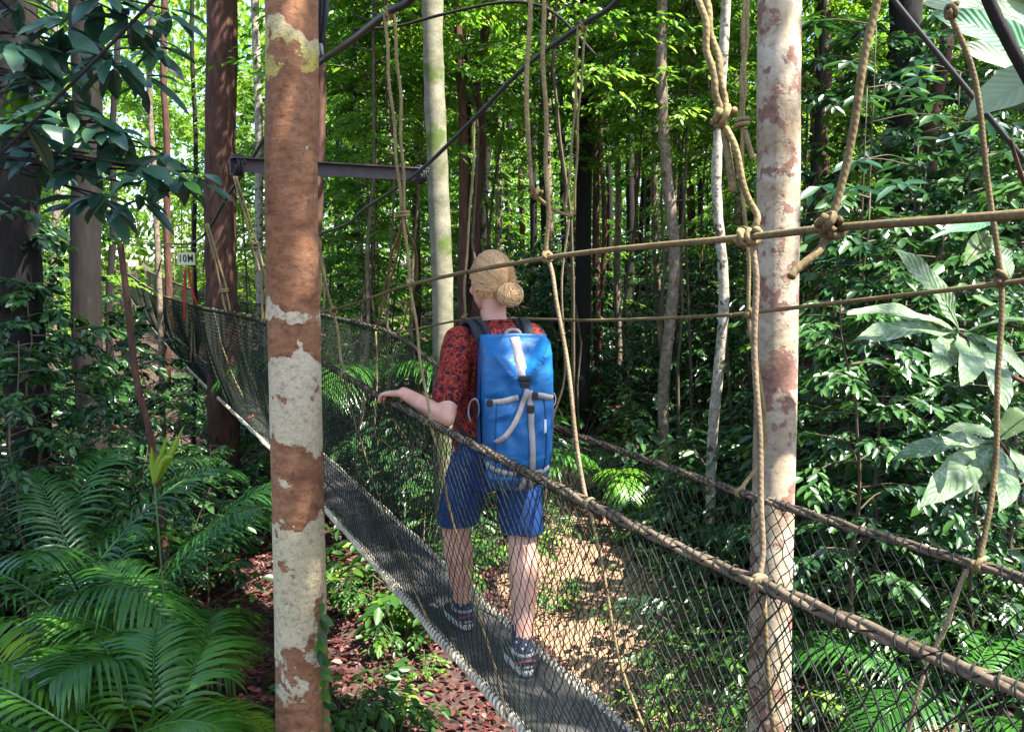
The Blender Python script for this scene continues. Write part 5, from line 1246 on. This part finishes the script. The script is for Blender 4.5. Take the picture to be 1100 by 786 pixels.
# pack local: x right, y towards the wearer, z up; outer face at y = -depth
m, nt, b, nd, ln = mat('blue_tarpaulin')
tc = nd('ShaderNodeTexCoord'); n1 = nd('ShaderNodeTexNoise', i_Scale=9, i_Detail=7, i_Roughness=.6); ln(tc.outputs['Object'], n1.inputs['Vector'])
r1 = ramp(nt, [(.3, (.002, .062, .19)), (.7, (.003, .122, .32))]); ln(n1.outputs['Fac'], r1.inputs['Fac']); ln(r1.outputs['Color'], b.inputs['Base Color'])
b.inputs['Roughness'].default_value = .46; b.inputs['Specular IOR Level'].default_value = .4
bp = nd('ShaderNodeBump', i_Strength=.6, i_Distance=.016); ln(n1.outputs['Fac'], bp.inputs['Height']); ln(bp.outputs['Normal'], b.inputs['Normal'])
BLUE = m
SEAM = simple('seam_tape', (.003, .035, .12), .6, 30, .2)
NAVY = simple('navy_panel', (.010, .020, .085), .6, 20, .3, .2); STRAP = simple('grey_webbing', (.30, .27, .26), .7, 60, .15, .2, .2); PADBLK = simple('black_padding', (.015, .015, .022), .8, 40, .3, .2); BUCK = simple('black_buckle', (.012, .012, .014), .35, 30, .2)
def tri(x, a): return max(0, 1 - abs(x) / a)
nu, nz = 132, 150; V = []; f = []; zb, zt = -.300, .300
for i in range(nz + 1):
    t = i / nz; z = zb + (zt - zb) * t
    hw = float(np.interp(t, [0, .04, .12, .3, .6, .85, .96, 1], [.078, .104, .122, .134, .139, .139, .136, .130])); dp = float(np.interp(t, [0, .04, .12, .3, .6, .8, .9, 1], [.075, .10, .125, .135, .128, .122, .110, .070]))
    for j in range(nu):
        a = 2 * PI * j / nu; c, s_ = math.cos(a), math.sin(a)
        x = hw * math.copysign(abs(c) ** .55, c); yy = dp * math.copysign(abs(s_) ** .6, s_)
        y = -dp * .92 + yy
        if s_ < .3:
            # folded roll top: the closed mouth is folded down, leaving a sunken triangle between two ears
            v = (z - .135) / (zt - .135)
            if v > 0:
                ins = .140 * v - abs(x)
                if ins > 0: y += .058 * min(1, ins / .034) * min(1, v * 1.6)
                else: y += -.026 * math.exp(ins / .034) * min(1, v * 3)
                y += .006 * math.sin(abs(x) * 90 + v * 4) * max(0, 1 - abs(ins) / .05)
            # soft creases of the cloth
            y += .006 * mnoise.noise(Vector((x * 9, z * 6, 1))) + .007 * abs(mnoise.noise(Vector((x * 14 + z * 8, z * 9 - x * 5, 4)))) + .009 * abs(mnoise.noise(Vector((x * 7 - z * 11, z * 12, 9)))) + .005 * math.sin((x * 1.6 + z) * 38) * math.exp(-((z + .02) / .16) ** 2) * (1 - abs(x) / .16)
            for zs in (.075, -.205): y += .013 * math.exp(-((z - zs) / .022) ** 2)
            y -= .010 * math.exp(-((x + .055) / .02) ** 2) * math.exp(-((z + .09) / .09) ** 2)
        V.append((x, y, z))
for i in range(nz):
    for j in range(nu): f.append((i * nu + j, i * nu + (j + 1) % nu, (i + 1) * nu + (j + 1) % nu, (i + 1) * nu + j))
f.append(tuple(range(nu - 1, -1, -1))); f.append(tuple(nz * nu + j for j in range(nu)))
mb = MB(); mb.add(V, f); bag = mb.build('bag', BLUE, pk)
VV = np.array(V)
def face_y(x, z):
    """outer surface of the bag at (x, z)"""
    i = int(round((z - zb) / (zt - zb) * nz)); i = min(max(i, 0), nz); row = VV[i * nu:(i + 1) * nu]; row = row[nu // 2:]
    o_ = np.argsort(row[:, 0]); return float(np.interp(x, row[o_, 0], row[o_, 1]))
def surf_strap(name, pts, w_, m_=STRAP, lift=.004, side=None, th=.003, n=8):
    q = cr([(x, 0, z) for x, z in pts], n); P = [(x, face_y(x, z) - lift, z) for x, _, z in q]
    mb = MB(); d = np.array(pts[-1]) - np.array(pts[0]); sd_ = [d[1], 0, -d[0]] if side is None else side
    ribbon(mb, np.array(P), sd_, w_, th); return mb.build(name, m_, pk)
mb = MB(); ribbon(mb, np.array([(x, -.058, .300 - .010 * abs(x) * 4) for x in np.linspace(-.130, .130, 9)]), [0, 0, 1], .026, .012); mb.build('roll_closure', BLUE, pk)
surf_strap('centre_strap', [(.000, .300), (.006, .22), (.010, .155)], .036)
surf_strap('lower_centre_strap', [(.030, .12), (.036, 0), (.042, -.15), (.050, -.285)], .022, lift=.007)
surf_strap('loose_strap_end', [(.020, .125), (.000, .06), (-.030, .0), (-.062, -.045), (-.100, -.075)], .020, lift=.013)
surf_strap('compression_strap', [(-.128, .070), (-.07, .078), (-.01, .092)], .022)
surf_strap('compression_strap', [(.060, .100), (.10, .090), (.130, .078)], .022)
surf_strap('compression_strap', [(-.124, -.165), (-.09, -.185), (-.012, -.208)], .022)
surf_strap('compression_strap', [(.055, -.205), (.09, -.200), (.122, -.19)], .022)
surf_strap('crossing_strap', [(.028, -.215), (.012, -.250), (-.002, -.288)], .020, lift=.005)
for sx in (-1, 1):
    surf_strap('seam', [(sx * .088, .10), (sx * .098, -.05), (sx * .090, -.20), (sx * .070, -.285)], .006, SEAM, lift=.0015, th=.002)
surf_strap('seam', [(-.11, -.235), (0, -.255), (.11, -.235)], .006, SEAM, lift=.0015, th=.002)
surf_strap('reflective_tab', [(.093, .005), (.090, -.045)], .010, simple('reflective_tab', (.55, .6, .68), .35, 20, .05))
for x, z, wd, h in ((.010, .165, .046, .020), (.012, .142, .036, .022), (.032, .050, .028, .030), (-.118, .070, .022, .026), (.050, .098, .022, .028), (.030, -.210, .026, .026), (-.005, -.208, .018, .024)):
    mb = MB(); box(mb, (0, 0, 0), wd, .013, h); o = mb.build('buckle', BUCK, pk, smooth=False); o.location = (x, face_y(x, z) - .013, z); bv = o.modifiers.new('b', 'BEVEL'); bv.width = .004; bv.segments = 2
mb = MB(); a = np.linspace(-.6, PI * 1.35, 18); ribbon(mb, np.array([(-.168 + .026 * math.cos(t) * .8, -.155 - .012 * math.sin(t), .030 + .048 * math.sin(t)) for t in a]), [.35, 1, 0], .022, .0025); mb.build('strap_loop', STRAP, pk)
mb = MB(); ribbon(mb, np.array([(.142 + .020 * math.sin(t), -.10, .055 + .032 * math.cos(t)) for t in np.linspace(0, 2 * PI, 18)]), [0, 1, 0], .020, .0025); mb.build('strap_loop', STRAP, pk)
mb = MB(); ribbon(mb, cr([(-.136, -.06, .25), (-.145, -.08, .05), (-.136, -.09, -.18), (-.112, -.09, -.28)]), [0, 1, 0], [.09, .11, .12, .10], .006); mb.build('side_panel', NAVY, pk)
mb = MB(); ribbon(mb, cr([(.136, -.06, .25), (.145, -.08, .05), (.136, -.09, -.18), (.112, -.09, -.28)]), [0, 1, 0], [.09, .11, .12, .10], .006); mb.build('side_panel', NAVY, pk)
q = cr([(x, 0, z) for x, z in ((-.115, -.215), (0, -.235), (.115, -.215))]); 
mb = MB(); loft(mb, [(-.26, 0, -.005, .11, .018), (-.1, 0, -.002, .125, .020), (.1, 0, -.002, .125, .020), (.26, 0, -.008, .10, .016)]); mb.build('back_pad', PADBLK, pk)
# shoulder straps go over the shoulders of the wearer
def to_pack(p):
    wpt = PO + RT * p[0] + FW * p[1] + [0, 0, p[2]]
    Mx = Matrix.Translation(Vector(pw)) @ pk.rotation_euler.to_matrix().to_4x4()
    return np.array(Mx.inverted() @ Vector(wpt))
for sx in (-1, 1):
    P = [to_pack(p) for p in ((sx * .085 + .01, -.115, 1.27), (sx * .098, -.105, 1.345), (sx * .102, -.045, 1.392), (sx * .104, .03, 1.385), (sx * .108, .100, 1.32), (sx * .118, .135, 1.22), (sx * .145, .10, 1.08), (sx * .165, .0, .98), (sx * .13, -.11, .92))]
    mb = MB(); ribbon(mb, cr(P, 6), [1, 0, 0], [.060, .062, .062, .060, .058, .05, .03, .025, .025], .014); o = mb.build('shoulder_strap', PADBLK, pk)
    bv = o.modifiers.new('b', 'BEVEL'); bv.width = .004; bv.segments = 2
    mb = MB(); ribbon(mb, cr([to_pack(p) for p in ((sx * .080, -.15, 1.345), (sx * .090, -.09, 1.392), (sx * .098, -.03, 1.408))], 6), [1, 0, 0], .020, .003); mb.build('load_strap', PADBLK, pk)
mb = MB(); tube(mb, cr([(-.03, -.012, .27), (-.015, -.0, .315), (.03, -.0, .315), (.045, -.012, .27)]), .007, 6); mb.build('grab_handle', STRAP, pk)
